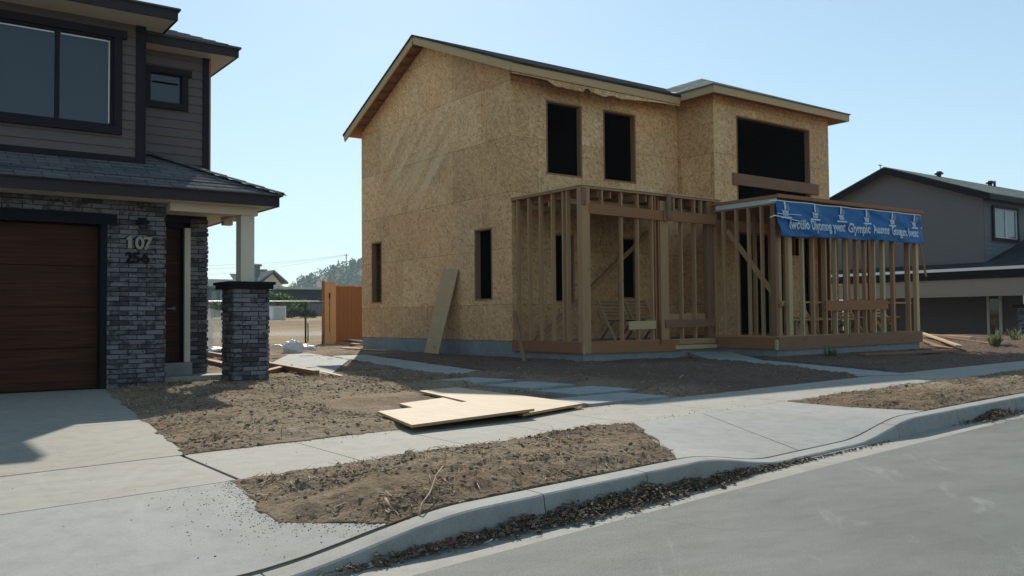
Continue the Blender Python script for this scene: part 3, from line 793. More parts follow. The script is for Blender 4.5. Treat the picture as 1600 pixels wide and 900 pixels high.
course_roof(mb, (ex, ey, EZ), (ex, 15.2, EZ), (-1, 0, 0), ex-3.2, SL, lambda d: (d, 15.2-ey))
mb.face([(-3.7, ey, EZ-.012), (ex, ey, EZ-.012), (ex-1.42, ey+1.42, EZ-.012+SL*1.42), (-3.7, ey+1.42, EZ-.012+SL*1.42)])
mb.face([(ex, ey, EZ-.013), (ex, 15.2, EZ-.013), (ex-1.42, 15.2, EZ-.013+SL*1.42), (ex-1.42, ey+1.42, EZ-.013+SL*1.42)])
for k in range(7):   # hip cap shingles
    t = k*.2; c = lambda s_, w, h: (ex-s_+w, ey+s_+w, EZ+SL*s_+h)
    mb.face([c(t, .09, .0+.012), c(t+.23, .09, .012), c(t+.23, 0, .036), c(t, 0, .048)]); mb.face([c(t, -.09, .012), c(t, 0, .048), c(t+.23, 0, .036), c(t+.23, -.09, .012)])
lr = mb.build('lower_roof', M['shingle_dark'], H)
# upper storey
UY, UX, U2Y, U2X = 12.60, 3.03, 13.10, 4.06
wx0, wx1 = 1.24, AY(177, 120, UY).x; wz0, wz1 = 3.50, 4.72
wh = [(wx0, wx1, wz0, wz1)]
sx0, sx1 = 3.22, AY(283, 140, U2Y).x; sz0, sz1 = AY(283, 165, U2Y).z, AY(238, 113, U2Y).z
sh = [(sx0, sx1, sz0, sz1)]
mb = MB()
laps(mb, 'x', UY, -1, -3.2, UX-.02, 2.98, 4.96, wh); laps(mb, 'x', U2Y, -1, UX, U2X-.02, 3.18, 4.81, sh); laps(mb, 'y', UX, 1, UY, U2Y, 3.0, 4.96); laps(mb, 'y', U2X, 1, U2Y, 21, 2.9, 4.81)
wall(mb, 'x', UY+.004, -3.2, UX, 2.7, 4.96, wh, .1, 1); wall(mb, 'y', UX-.004, UY+.11, U2Y, 2.7, 4.96, (), .1, -1)
wall(mb, 'x', U2Y+.004, UX, U2X-.004, 2.7, 4.81, sh, .1, 1); wall(mb, 'y', U2X-.004, U2Y+.11, 20.9, 2.47, 4.81, (), .1, -1)
mb.cube(-3.2, -3.1, UY+.11, 20.9, 2.47, 4.81); mb.cube(-3.1, U2X-.01, 20.9, 21, 2.47, 4.81)
mb.build('siding_wall', M['siding'], H)
part('corner_trim', M['trim'], H, lambda m: (m.cube(UX-.11, UX+.012, UY-.034, UY-.006, 2.98, 4.955), m.cube(UX-.014, UX+.024, UY-.006, UY+.06, 2.98, 4.955)))
part('corner_trim', M['trim'], H, lambda m: m.cube(U2X-.085, U2X+.004, U2Y-.034, U2Y-.002, 2.95, 4.80))
part('corner_trim', M['lit_orange'], H, lambda m: m.cube(U2X+.005, U2X+.03, U2Y-.034, U2Y+.06, 2.95, 4.80))  # strip paints the trim's sunlit right side in orange
part('base_trim', M['trim'], H, lambda m: (m.cube(-3.2, UX-.115, UY-.030, UY-.002, 2.99, 3.12)))
def window(parent, x0, x1, z0, z1, y, trimw, ear, mull, matf, matg, trimm, blind=None, t=.032):
    fr = MB(); e = .03
    fr.cube(x0-trimw, x1+trimw, y-.05, y-.0, z0-trimw, z0+.004); fr.cube(x0-trimw-ear, x1+trimw+ear, y-.055, y, z1-.004, z1+trimw); fr.cube(x0-trimw, x0+.004, y-.048, y, z0, z1); fr.cube(x1-.004, x1+trimw, y-.048, y, z0, z1)
    w = fr.build('window', trimm, parent)
    sa = MB()
    sa.cube(x0, x1, y-.012, y+.05, z0, z0+t); sa.cube(x0, x1, y-.012, y+.05, z1-t, z1); sa.cube(x0, x0+t, y-.012, y+.05, z0+t, z1-t); sa.cube(x1-t, x1, y-.012, y+.05, z0+t, z1-t)
    for mx in mull: sa.cube(mx-.025, mx+.025, y-.014, y+.05, z0+t, z1-t)
    sa.build('sash', matf, w)
    part('pane', matg, w, lambda m: m.cube(x0+.01, x1-.01, y+.022, y+.034, z0+.01, z1-.01))
    if blind: part('blind', M['white'], w, *blind)
    return w
mx = AY(89, 120, UY).x
window(H, wx0, wx1, wz0, wz1, UY-.02, .10, .06, [mx], M['trim'], M['glass'], M['trim'],
       [lambda m: m.cube(wx1-.062, wx1-.048, UY-.006, UY-.002, wz0+.05, wz1-.05), lambda m: m.cube(wx0+.05, mx-.04, UY-.006, UY-.002, wz1-.066, wz1-.05), lambda m: m.cube(mx+.04, wx1-.07, UY-.006, UY-.002, wz1-.066, wz1-.05)])
window(H, sx0, sx1, sz0, sz1, U2Y-.02, .085, .05, [], M['trim'], M['glass'], M['trim'],
       [(lambda m, k=k: m.cube(sx0+.04, sx1-.05, U2Y-.008, U2Y-.002, lerp(sz0, sz1, f)-.012, lerp(sz0, sz1, f)+.012)) for k, f in enumerate((.14, .42, .70))], .014)
# upper eaves
MY, MX, MZ = 12.05, 3.33, 5.08
part('fascia', M['fascia'], H, lambda m: (m.cube(-3.6, MX, MY, MY+.03, MZ-.14, MZ-.006), m.cube(MX-.03, MX, MY+.03, 20.5, MZ-.14, MZ-.006)))
part('soffit', M['soffit'], H, lambda m: m.cube(-3.6, MX-.03, MY+.03, 13.4, MZ-.135, MZ-.115))
S2Y, S2X, S2Z = 12.74, 4.40, 4.925
part('fascia', M['fascia'], H, lambda m: (m.cube(UX+.05, S2X, S2Y, S2Y+.03, S2Z-.135, S2Z-.006), m.cube(S2X-.03, S2X, S2Y+.03, 21.3, S2Z-.135, S2Z-.006)))
part('soffit', M['soffit'], H, lambda m: (m.cube(UX+.03, S2X-.03, S2Y+.03, U2Y-.0, S2Z-.13, S2Z-.112), m.cube(U2X, S2X-.03, U2Y, 21.3, S2Z-.13, S2Z-.112)))
mb = MB()
def hip(mb, x0, x1, y0, y1, z, s, th=.03):
    w = min(x1-x0, y1-y0)/2; rzv = z+s*w
    if (x1-x0) > (y1-y0): a, b = (x0+w, (y0+y1)/2, rzv), (x1-w, (y0+y1)/2, rzv)
    else: a, b = ((x0+x1)/2, y0+w, rzv), ((x0+x1)/2, y1-w, rzv)
    c = [(x0, y0, z), (x1, y0, z), (x1, y1, z), (x0, y1, z)]
    if (x1-x0) > (y1-y0): F = [[c[0], c[1], b, a], [c[1], c[2], b], [c[2], c[3], a, b], [c[3], c[0], a]]
    else: F = [[c[0], c[1], a], [c[1], c[2], b, a], [c[2], c[3], b], [c[3], c[0], a, b]]
    for f in F: mb.face(f)
    for i in range(4):
        p, q = c[i], c[(i+1) % 4]; mb.face([(p[0], p[1], z-th), (q[0], q[1], z-th), q, p])
    mb.face([(p[0], p[1], z-th) for p in c[::-1]])
hip(mb, -3.64, MX+.03, MY-.03, 20.6, MZ+.02, .33)
mb.build('upper_roof', M['shingle_dark'], H)
mb = MB(); s2 = S2X+.03
course_roof(mb, (UX+.05, S2Y-.03, S2Z), (s2, S2Y-.03, S2Z), (0, 1, 0), 1.6, .42, lambda d: (0, s2-UX-.05-d))
course_roof(mb, (s2, S2Y-.03, S2Z), (s2, 21.3, S2Z), (-1, 0, 0), 3.0, .42, lambda d: (d, 21.3-S2Y-max(0, 0)))
mb.face([(UX+.05, S2Y-.03, S2Z-.006), (s2, S2Y-.03, S2Z-.006), (s2, 21.3, S2Z-.006), (UX+.05, 21.3, S2Z-.006)])
mb.build('upper_roof', M['shingle_dark'], H)
# entry: beam, ceiling, door, column, step
CYF = 11.98
part('porch_beam', M['beige'], H, lambda m: (m.cube(3.24, 4.44, CYF+.07, CYF+.31, 2.355, EZ-.147)))
part('porch_beam', M['beige'], H, lambda m: (m.cube(4.20, 4.44, CYF+.31, 12.93, 2.355, EZ-.147)))
part('porch_ceiling', M['soffit'], H, lambda m: m.cube(3.24, 4.2, CYF+.31, 12.93, 2.40, 2.42))
part('eave_bracket', M['beige'], H, lambda m: m.cube(4.25, 4.38, 12.93, 13.06, 2.30, 2.40))
dl, dr = 2.7, AY(281, 450, 13.10).x
dro = part('front_door', M['garage'], H, lambda m: (m.cube(dl, dr, 13.10, 13.145, .285, 2.22), m.cube(dl+.15, dr-.12, 13.088, 13.10, .45, 1.05), m.cube(dl+.15, dr-.12, 13.088, 13.10, 1.2, 2.08)))
hp = AY(268, 482, 13.07)
mb = MB(); mb.tube([hp+Vector((.04, .03, 0)), hp+Vector((.04, 0, 0)), hp+Vector((-.07, -.005, -.004))], .010, 8); mb.tube([hp+Vector((.04, .028, 0)), hp+Vector((.04, .012, 0))], .028, 12)
mb.build('handle', M['steel'], dro)
part('door_frame', M['black'], H, lambda m: (m.cube(dr, AY(287, 450, 12.97).x, 12.98, 13.16, .28, 2.30), m.cube(dl-.1, dr, 12.98, 13.16, 2.22, 2.30)))
part('door_casing', M['beige'], H, lambda m: m.cube(AY(287, 450, 12.97).x, xa-.002, 12.925, 13.12, .28, 2.22))
part('wall_above_door', M['mortar'], H, lambda m: m.cube(2.6, xa, 12.98, 13.2, 2.30, 2.46))
part('door_step', M['found'], H, lambda m: m.cube(2.6, xa+.02, 12.9, 13.2, -.05, .275))
st = MB(); st.cube(3.235, 4.55, 12.47, 12.90, -.1, .105); o = st.build('porch_slab', M['conc'], H)
colx0, colx1, coly1 = 4.08, 4.56, CYF+.48
pc = MB(); pc.cube(colx0, colx1, CYF, coly1, -.1, 1.315); pco = pc.build('porch_column', M['mortar'], H)
mb = MB(); e = .012
bricks(mb, 'x', CYF, -1, colx0, colx1, -.02, 1.315, (), e, e); bricks(mb, 'x', coly1, 1, colx0, colx1, -.02, 1.315, (), e, e)
bricks(mb, 'y', colx0, -1, CYF+.004, coly1-.004, -.02, 1.315); bricks(mb, 'y', colx1, 1, CYF+.004, coly1-.004, -.02, 1.315)
mb.build('brick_facing', M['brick'], pco)
cap = MB(); cap.cube(colx0-.085, colx1+.055, CYF-.07, coly1+.07, 1.315, 1.375); cap.cube(colx0-.11, colx1+.08, CYF-.095, coly1+.095, 1.375, 1.415); cap.build('cap', M['black'], pco)
px0, px1 = AY(376.5, 400, CYF+.10).x, AY(397.5, 400, CYF+.10).x
part('porch_post', M['beige'], H, lambda m: m.cube(px0, px1, CYF+.10, CYF+.10+(px1-px0)*1.05, 1.415, 2.355))
part('wall_box', M['lit_orange'], H, lambda m: m.cube(XE+.02, XE+.09, 13.3, 13.42, 1.32, 1.56))
# lamp and numerals
lp = AY(222, 346, GY-.03)
la = part('wall_lamp', M['black'], H, lambda m: (m.cube(lp.x-.05, lp.x+.05, GY-.035, GY-.015, lp.z-.02, lp.z+.05), m.cube(lp.x-.085, lp.x+.075, GY-.11, GY-.035, lp.z-.035, lp.z+.0)))
part('lamp_shade', M['metal'], la, lambda m: m.tube([(lp.x-.005, GY-.075, lp.z-.10), (lp.x-.005, GY-.075, lp.z-.036)], [.05, .035], 12))
for body, pxs, hgt, mt, lab in (('107', ((197, 'x'), (211, 'x'), (224, 'x')), (388.5, 369), 'numeral', 'pale brass numeral'), ('256', ((196, 'x'), (208, 'x'), (222, 'x')), (410, 394), 'black', 'black numeral')):
    zb_, zt_ = AY(212, hgt[0], GY-.04).z, AY(212, hgt[1], GY-.04).z
    for ch, (pxx, _) in zip(body, pxs):
        vs, fs = text_mesh(ch, (zt_-zb_)*1.38, .007, 1.0, 0, .009)
        if ch == '1':
            h_ = zt_-zb_; vs = [Vector((x*h_, y*h_, 0)) for x, y in ((.12, 0), (.42, 0), (.42, 1), (.22, 1), (0, .78), (0, .66), (.12, .70))]; fs = [[0, 1, 2, 6], [6, 2, 3, 4, 5]]; vs += [v+Vector((0, 0, .012)) for v in vs]; fs += [[7+k for k in f] for f in fs]+[[k, (k+1) % 7, 7+(k+1) % 7, 7+k] for k in range(7)]
        x0 = AY(pxx, 385, GY-.04).x; mnx = min(v.x for v in vs)
        m_ = MB(); m_.solid([(x0+v.x-mnx, GY-.042-v.z, zb_+v.y) for v in vs], fs)
        if mt == 'numeral':
            bk = MB(); bk.solid([(x0+v.x-mnx-.012, GY-.026-v.z, zb_+v.y+.006) for v in vs], fs)
        n_ = m_.build('house_number', M[mt], H)
        if mt == 'numeral': bk.build('backing', M['black'], n_)

# ================================================================== UNFINISHED HOUSE
U = thing('unfinished_house', 'unfinished two-storey house sheathed in bare wood panels with an open framed porch', 'house', (16.1, 15, 0))
X0, X1, YF, YB, YR, XB, FZ = 11.15, 21.1, 15.06, 13.89, 22.15, 16.38, .38
EZM, EZB, RID, RY, REZ = 6.245, 6.33, 7.865, 18.6, 6.06
fd = MB(); i = .012
fd.cube(X0+i, X1-i, YF+i, YR-i, -.3, FZ); fd.cube(XB+i, X1-i, YB+i, YF+i-.003, -.3, FZ-.002)
fd.cube(X0+i, 15.3, 12.77+i, YF+i-.003, -.3, FZ-.02); fd.cube(15.03, 20.58, 11.15+.02, YB+i-.003, -.3, FZ-.026)
fd.build('foundation', M['found'], U)
gw = [(15.80, 16.50, 1.27, 2.90), (20.98, 21.56, 1.30, 2.98)]
mb = MB(); wall(mb, 'y', X0, YF, YR, FZ, 6.0, gw, .11, 1)
top = [(YF, 6.0), (YF, EZM+.15), (RY, RID-.10), (YR, REZ+.06), (YR, 6.0)]
mb.face([(X0, y, z) for y, z in top][::1]); mb.face([(X0+.11, y, z) for y, z in top])
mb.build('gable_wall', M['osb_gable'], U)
fw = [(12.13, 13.19, 4.07, 5.75), (13.85, 14.91, 4.08, 5.77), (12.32, 12.91, 1.21, 2.76), (14.27, 14.94, 1.3, 2.77)]
mb = MB(); wall(mb, 'x', YF, X0+.112, XB, FZ, 6.22, fw, .11, 1); mb.cube(X0+.001, X0+.112, YF+.001, YF+.1, 6.0, 6.22); mb.build('front_wall', M['osb'], U)
mb = MB(); wall(mb, 'y', XB, YB+.112, YF-.002, FZ, 6.36, (), .11, 1); mb.build('bay_side_wall', M['osb'], U)
bw = [(17.22, 20.25, 3.62, 5.85), (17.25, 20.3, FZ, 2.95)]
mb = MB(); wall(mb, 'x', YB, XB, X1, FZ, 6.36, bw, .11, 1); mb.build('bay_front_wall', M['osb'], U)
mb = MB(); wall(mb, 'y', X1, YB+.112, YR, FZ, 6.1, (), .11, -1); mb.face([(X1, YB, 6.1), (X1, YR, 6.1), (X1, RY, RID-.1)]); mb.build('far_side_wall', M['osb'], U)
mb = MB(); wall(mb, 'x', YR, X0+.112, X1-.112, FZ, 6.1, (), .11, -1); mb.build('rear_wall', M['osb'], U)
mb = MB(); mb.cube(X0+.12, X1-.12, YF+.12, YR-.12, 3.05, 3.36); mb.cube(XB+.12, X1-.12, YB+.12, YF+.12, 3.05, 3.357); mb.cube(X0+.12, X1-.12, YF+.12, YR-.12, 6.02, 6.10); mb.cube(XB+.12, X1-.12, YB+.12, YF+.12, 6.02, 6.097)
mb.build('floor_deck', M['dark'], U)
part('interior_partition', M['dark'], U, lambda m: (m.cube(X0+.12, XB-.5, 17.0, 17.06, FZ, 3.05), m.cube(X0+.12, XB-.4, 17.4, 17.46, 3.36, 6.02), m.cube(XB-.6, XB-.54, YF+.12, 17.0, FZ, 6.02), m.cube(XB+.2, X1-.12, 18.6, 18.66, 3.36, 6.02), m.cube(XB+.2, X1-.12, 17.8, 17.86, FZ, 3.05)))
part('interior_shade_panel', M['dark'], U, lambda m: m.cube(X1-.128, X1-.116, YB+.12, 22, FZ, 6.02))  # near-black sheets added on inner wall faces to paint the room's shade
part('interior_shade_panel', M['dark'], U, lambda m: m.cube(X0+.116, X0+.128, YF+.12, 16.95, 3.37, 6.02))
part('interior_shade_panel', M['dark'], U, lambda m: m.cube(XB+.116, XB+.128, YB+.13, YF-.01, FZ, 6.02))
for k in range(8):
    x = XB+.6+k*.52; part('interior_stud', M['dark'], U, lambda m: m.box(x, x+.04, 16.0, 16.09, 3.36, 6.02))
# rough window openings
def rough(name, P, u0, u1, z0, z1):
    mb = MB(); t = .04
    for a, b, c, d in ((u0, u0+t, z0, z1), (u1-t, u1, z0, z1), (u0+t, u1-t, z0, z0+t), (u0+t, u1-t, z1-t, z1)):
        lo, hi = P(a, c, 0), P(b, d, 1); mb.box(*sorted((lo[0], hi[0])), *sorted((lo[1], hi[1])), *sorted((lo[2], hi[2])))
    mb.build(name, M['weathered'], U)
for h in fw: rough('window_opening_frame', lambda u, z, s: (u, YF-.006 if s == 0 else YF+.14, z), *h)
for h in gw: rough('window_opening_frame', lambda u, z, s: (X0-.006 if s == 0 else X0+.14, u, z), *h)
rough('window_opening_frame', lambda u, z, s: (u, YB-.006 if s == 0 else YB+.14, z), *bw[0])
rough('door_opening_frame', lambda u, z, s: (u, YB-.006 if s == 0 else YB+.14, z), bw[1][0], bw[1][1], FZ+.002, 2.95)
part('window_board', M['weathered'], U, lambda m: m.bar((17.04, YB-.03, 4.245), (20.54, YB-.03, 4.245), .285, .045, (0, 0, 1)))
# main roof
rx0, rx1 = 10.76, 21.5
eyF, eyR = 14.53, 22.47
def slope(mb, a, b, x0, x1, off, th):
    (ya, za), (yb, zb) = a, b
    mb.prism([(x0, ya, za+off), (x1, ya, za+off), (x1, yb, zb+off), (x0, yb, zb+off)], (0, 0, -th))
mb = MB(); slope(mb, (eyF-.03, EZM-.01), (RY, RID), rx0-.025, rx1, .045, .045); slope(mb, (RY+.001, RID), (eyR+.03, REZ-.01), rx0-.025, rx1, .045, .045)
mb.build('main_roof', M['shingle_black'], U)
mb = MB(); slope(mb, (eyF, EZM), (RY, RID-.001), rx0+.04, rx1, -.004, .02); slope(mb, (RY, RID-.001), (eyR, REZ), rx0+.04, rx1, -.004, .02)
mb.build('roof_deck', M['red'], U)
def sloped_board(a, b, x0, x1, d, m, name='rake_board'):
    mb = MB(); (ya, za), (yb, zb) = a, b
    mb.bar((x0, ya, za-d/2-.006), (x0, yb, zb-d/2-.006), d, x1-x0, (0, 0, 1)); return mb.build(name, m, U)
sloped_board((eyF, EZM), (RY, RID), rx0+.02, rx0+.058, .175, M['pale']); sloped_board((eyR, REZ), (RY, RID), rx0+.02, rx0+.058, .175, M['pale'])
for k in range(11):
    y = RY+.2+k*.345
    if y < YR+.1: z = RID+(REZ-RID)*(y-RY)/(eyR-RY); part('lookout_block', M['red'], U, lambda m: m.bar((rx0+.04, y, z-.075), (X0+.02, y, z-.075), .085, .04, (0, 0, 1)))
for k in range(9):
    y = RY-.3-k*.41; z = RID+(EZM-RID)*(RY-y)/(RY-eyF); part('lookout_block', M['red'], U, lambda m: m.bar((rx0+.04, y, z-.075), (X0+.02, y, z-.075), .085, .04, (0, 0, 1)))
mb = MB(); mb.bar((rx0+.02, eyF+.012, EZM-.105), (15.92, eyF+.012, EZM-.105), .165, .03, (0, 0, 1)); mb.build('fascia_board', M['pale'], U)
mb = MB(); pts = []    # ragged strip of torn sheathing under the eave
n = 90; zt = EZM-.186
for k in range(n+1):
    x = lerp(rx0+.06, 15.95, k/n); env = smooth(X0+.5, X0+.9, x)*(1-smooth(13.5, 15.9, x))
    d = .035+env*(.10+.05*noise.noise(Vector((x*3.1, 0, 0)))+.03*noise.noise(Vector((x*13, 4, 0))))
    if 12.85 < x < 13.0: d *= .45
    pts.append((x, zt-d))
for (xa_, za_), (xb_, zb_) in zip(pts, pts[1:]):
    mb.prism([(xa_, eyF+.03, za_), (xb_, eyF+.03, zb_), (xb_, eyF+.03, zt), (xa_, eyF+.03, zt)], (0, .012, 0))
mb.build('torn_sheathing_strip', M['osb'], U)
part('eave_soffit', M['red'], U, lambda m: m.cube(X0-.02, 15.95, eyF+.05, YF-.002, EZM-.10, EZM-.085))
# bay roof (hipped)
bx0, bx1, by0, PB = 15.92, 21.46, 13.47, .42
cx = (bx0+bx1)/2; hw = (bx1-bx0)/2; rb = EZB+PB*hw
mb = MB()
def bayplane(mb, e, off, th):
    a0, a1, b0 = bx0-e, bx1+e, by0-e; w = (a1-a0)/2; z = EZB-PB*e+off
    mb.prism([(a0, b0, z), (a1, b0, z), (cx, b0+w, z+PB*w)], (0, 0, -th))
    mb.prism([(a0, b0+.0005, z), (cx, b0+w, z+PB*w), (cx, 18.4, z+PB*w), (a0, 18.4, z)], (0, 0, -th))
    mb.prism([(a1, b0+.0005, z), (a1, 18.4, z), (cx, 18.4, z+PB*w), (cx, b0+w, z+PB*w)], (0, 0, -th))
bayplane(mb, .03, .03, .03); mb.build('bay_roof', M['shingle_green'], U)
mb = MB(); bayplane(mb, -.02, -.004, .02); mb.build('bay_roof_deck', M['red'], U)
part('fascia_board', M['pale'], U, lambda m: m.bar((bx0-.0, by0+.012, EZB-.10), (bx1, by0+.012, EZB-.10), .175, .03, (0, 0, 1)))
part('fascia_board', M['pale'], U, lambda m: m.bar((bx0+.015, by0+.03, EZB-.10), (bx0+.015, eyF+.0, EZB-.10), .175, .03, (0, 0, 1)))
part('fascia_board', M['pale'], U, lambda m: m.bar((bx1-.015, by0+.03, EZB-.10), (bx1-.015, 20, EZB-.10), .175, .03, (0, 0, 1)))
part('eave_soffit', M['red'], U, lambda m: (m.cube(bx0+.03, bx1-.03, by0+.03, YB-.002, EZB-.10, EZB-.085), m.cube(bx0+.03, XB-.002, YB, YF, EZB-.10, EZB-.085)))
v0, v1 = (bx0-.03, eyF+.10, EZB+.028), (bx0+.36, eyF+.59, EZB+.205)
part('valley_flashing', M['white'], U, lambda m: m.bar(v0, v1, .07, .010, (1, -.8, 0)))
# ---- porch framing
PY, PZ0, PZ1 = 12.77, .40, 3.40
def stud(x0, x1, y0, y1, z0, z1, m='stud', name='stud'):
    j = random.uniform(-.004, .004); return part(name, M[m], U, lambda mb: mb.box(x0+j, x1+j, y0, y1, z0, z1, 'z'))
part('rim_board', M['red'], U, lambda m: m.bar((X0+.05, PY-.022, .285), (13.82, PY-.022, .265), .235, .04, (0, 0, 1)))
part('rim_board', M['stud'], U, lambda m: m.bar((13.60, PY-.02, .345), (14.97, PY-.02, .345), .11, .036, (0, 0, 1)))
part('rim_board', M['pale'], U, lambda m: m.bar((13.66, PY-.062, .225), (14.97, PY-.062, .225), .085, .04, (0, 0, 1)))
part('rim_board', M['red'], U, lambda m: m.bar((X0-.022, PY+.02, .285), (X0-.022, YF-.03, .285), .225, .04, (0, 0, 1)))
part('bottom_plate', M['stud'], U, lambda m: m.box(X0+.02, 15.0, PY, PY+.09, .36, .40)); part('bottom_plate', M['stud'], U, lambda m: m.box(X0, X0+.09, PY+.09, YF-.02, .362, .402))
for y in (14.87, 14.48, 14.10, 13.70, 13.36, 13.23): stud(X0, X0+.09, y-.02, y+.02, PZ0, PZ1)
stud(X0+.01, X0+.10, PY+.12, PY+.16, PZ0, PZ1, 'red')
stud(X0-.035, X0+.17, PY-.045, PY+.10, .17, PZ1+.02, 'stud', 'corner_post')
part('corner_post_cap', M['pale'], U, lambda m: m.box(X0-.045, X0-.01, PY-.07, PY-.046, .16, .33))
part('corner_gusset', M['weathered'], U, lambda m: m.box(X0-.055, X0+.06, PY-.075, PY-.047, 3.06, 3.40))
for x in (12.227, 12.687): stud(x-.02, x+.02, PY, PY+.09, PZ0, 3.06); stud(x-.02, x+.02, PY, PY+.09, 3.06, PZ1, 'stud', 'cripple_stud')
for x in (13.102, 13.183): stud(x-.022, x+.022, PY, PY+.09, PZ0, PZ1, 'red' if x > 13.15 else 'stud')
stud(13.30, 13.535, PY-.02, PY+.13, PZ0, 3.30, 'stud', 'porch_post'); stud(13.25, 13.285, PY-.01, PY+.08, PZ0, 3.3, 'red')
for x in (13.982, 14.405): stud(x-.02, x+.02, PY, PY+.09, PZ0, PZ1)
stud(14.78, 14.94, PY, PY+.12, PZ0, PZ1, 'weathered', 'porch_post'); stud(15.03, 15.12, PY, PY+.10, PZ0, PZ1)
for x in (11.7, 13.75, 14.62): stud(x-.02, x+.02, PY, PY+.09, 3.06, PZ1, 'stud', 'cripple_stud')
part('header_board', M['red'], U, lambda m: m.bar((X0+.14, PY-.025, 3.005), (13.40, PY-.025, 2.985), .20, .042, (0, 0, 1)))
part('header_board', M['red'], U, lambda m: m.bar((13.36, PY-.068, 2.99), (15.02, PY-.068, 2.99), .215, .042, (0, 0, 1)))
part('header_block', M['weathered'], U, lambda m: m.bar((13.42, PY-.112, 3.18), (13.53, PY-.112, 3.18), .52, .04, (0, 0, 1)))
part('top_plate', M['stud'], U, lambda m: m.box(X0-.02, 15.2, PY-.03, PY+.10, PZ1, PZ1+.045)); part('top_plate', M['stud'], U, lambda m: m.box(X0-.03, X0+.10, PY+.10, YF-.01, PZ1, PZ1+.045))
for k in range(12):
    x = X0+.16+k*.34; part('ceiling_joist', M['stud' if k % 3 else 'red'], U, lambda m: m.box(x, x+.04, PY+.10, YF-.01, 3.27, 3.40, 'y'))
for y in (13.3, 13.9, 14.5): part('blocking', M['pale'], U, lambda m: m.box(X0+.11, 15.1, y, y+.038, 3.16, 3.268, 'x'))
part('porch_roof_deck', M['ply'], U, lambda m: m.cube(X0-.05, 15.24, PY-.06, YF-.004, PZ1+.046, PZ1+.062))
part('knee_rail', M['pale'], U, lambda m: m.bar((12.36, PY-.022, .70), (13.12, PY-.022, .71), .17, .04, (0, 0, 1)))
part('knee_rail', M['weathered'], U, lambda m: m.bar((13.40, PY-.022, .725), (14.98, PY-.022, .735), .165, .04, (0, 0, 1)))
part('knee_rail', M['stud'], U, lambda m: m.bar((13.42, PY+.11, .86), (14.78, PY+.11, .87), .15, .04, (0, 0, 1)))
part('trim_block', M['weathered'], U, lambda m: m.bar((13.22, PY-.066, .55), (13.235, PY-.066, .55), .5, .05, (0, 0, 1)))
b0, b1 = AY(868, 505, 14.95), AY(1017, 360, 14.95)
dd = (b1-b0); part('diagonal_brace', M['stud'], U, lambda m: m.bar(b0-dd*.45, b1, .10, .04, (-dd.z, 0, dd.x)))
# ---- boxed front room framing
BX0, BX1, BY, BZ1 = 15.0, 20.6, 11.15, 3.16
part('rim_board', M['weathered'], U, lambda m: m.bar((BX0+.02, BY-.022, .30), (BX1+.02, BY-.022, .335), .27, .042, (0, 0, 1)))
part('rim_board', M['red'], U, lambda m: m.bar((BX0-.022, BY+.02, .30), (BX0-.022, PY-.08, .30), .22, .042, (0, 0, 1)))
part('rim_end_block', M['pale'], U, lambda m: m.box(BX0-.05, BX0+.016, BY-.03, BY+.02, .17, .38, 'z'))
part('bottom_plate', M['stud'], U, lambda m: m.box(BX0, BX1, BY, BY+.09, .42, .46)); part('bottom_plate', M['stud'], U, lambda m: m.box(BX0, BX0+.09, BY+.09, YB-.02, .422, .462)); part('bottom_plate', M['stud'], U, lambda m: m.box(BX1-.09, BX1, BY+.09, YB-.02, .422, .462))
for k, (x, w) in enumerate(((15.145, .09), (15.50, .12), (15.944, .05), (16.319, .05), (16.759, .045), (17.14, .045), (17.558, .045), (17.95, .045), (18.29, .045), (18.668, .045), (19.054, .085), (19.466, .045), (20.173, .05), (20.53, .12))):
    stud(x-w/2, x+w/2, BY, BY+.09, .46, BZ1, ('stud', 'pale', 'pale', 'stud')[k % 4])
stud(BX0-.02, BX0+.085, BY-.01, BY+.10, .46, BZ1, 'weathered', 'corner_post')
for y in (12.524, 12.174, 11.845, 11.514): stud(BX0, BX0+.09, y-.02, y+.02, .46, BZ1)
for k in range(8):
    y = 11.45+k*.33; stud(BX1-.09, BX1, y-.02, y+.02, .46, BZ1, 'red' if k % 2 else 'stud')
stud(BX1-.09, BX1-.0, 13.0, 13.09, .46, BZ1, 'red')
part('top_plate', M['stud'], U, lambda m: m.box(BX0, BX1, BY, BY+.09, BZ1, BZ1+.05)); part('top_plate', M['stud'], U, lambda m: m.box(BX0, BX0+.09, BY+.09, YB-.02, BZ1, BZ1+.05)); part('top_plate', M['stud'], U, lambda m: m.box(BX1-.09, BX1, BY+.09, YB-.02, BZ1, BZ1+.05))
part('box_roof_deck', M['red'], U, lambda m: (m.cube(BX0-.06, BX1+.06, BY-.10, YB-.004, BZ1+.14, BZ1+.20), m.cube(BX0-.02, BX1+.02, BY+.04, YB-.006, BZ1+.052, BZ1+.138)))
part('roof_edge_board', M['red'], U, lambda m: m.bar((BX0-.06, BY-.115, BZ1+.175), (BX1+.06, BY-.115, BZ1+.195), .075, .028, (0, 0, 1)))
part('roof_membrane_edge', M['membrane'], U, lambda m: m.cube(BX0-.035, BX0-.005, BY-.06, PY-.1, BZ1+.03, BZ1+.135))
part('mid_rail', M['stud'], U, lambda m: (m.box(BX0+.1, BX1-.2, BY+.092, BY+.13, 1.135, 1.175, 'x')))
part('mid_rail_board', M['red'], U, lambda m: m.bar((16.66, BY-.022, 1.08), (19.13, BY-.022, 1.115), .22, .04, (0, 0, 1)))
r0, r1 = AX(1137, 360.5, BX0+.11), AX(1207.5, 458, BX0+.11)
dd2 = r1-r0; part('diagonal_brace', M['stud'], U, lambda m: m.bar(r0, r1+dd2*.2, .10, .04, (0, -dd2.z, dd2.y)))
rb0, rb1 = AY(1437, 378, BY-.03), AY(1447, 432, BY-.03)
part('loose_strip', M['cedar'], U, lambda m: m.bar(rb0, rb1, .07, .025, (1, 0, 0)))
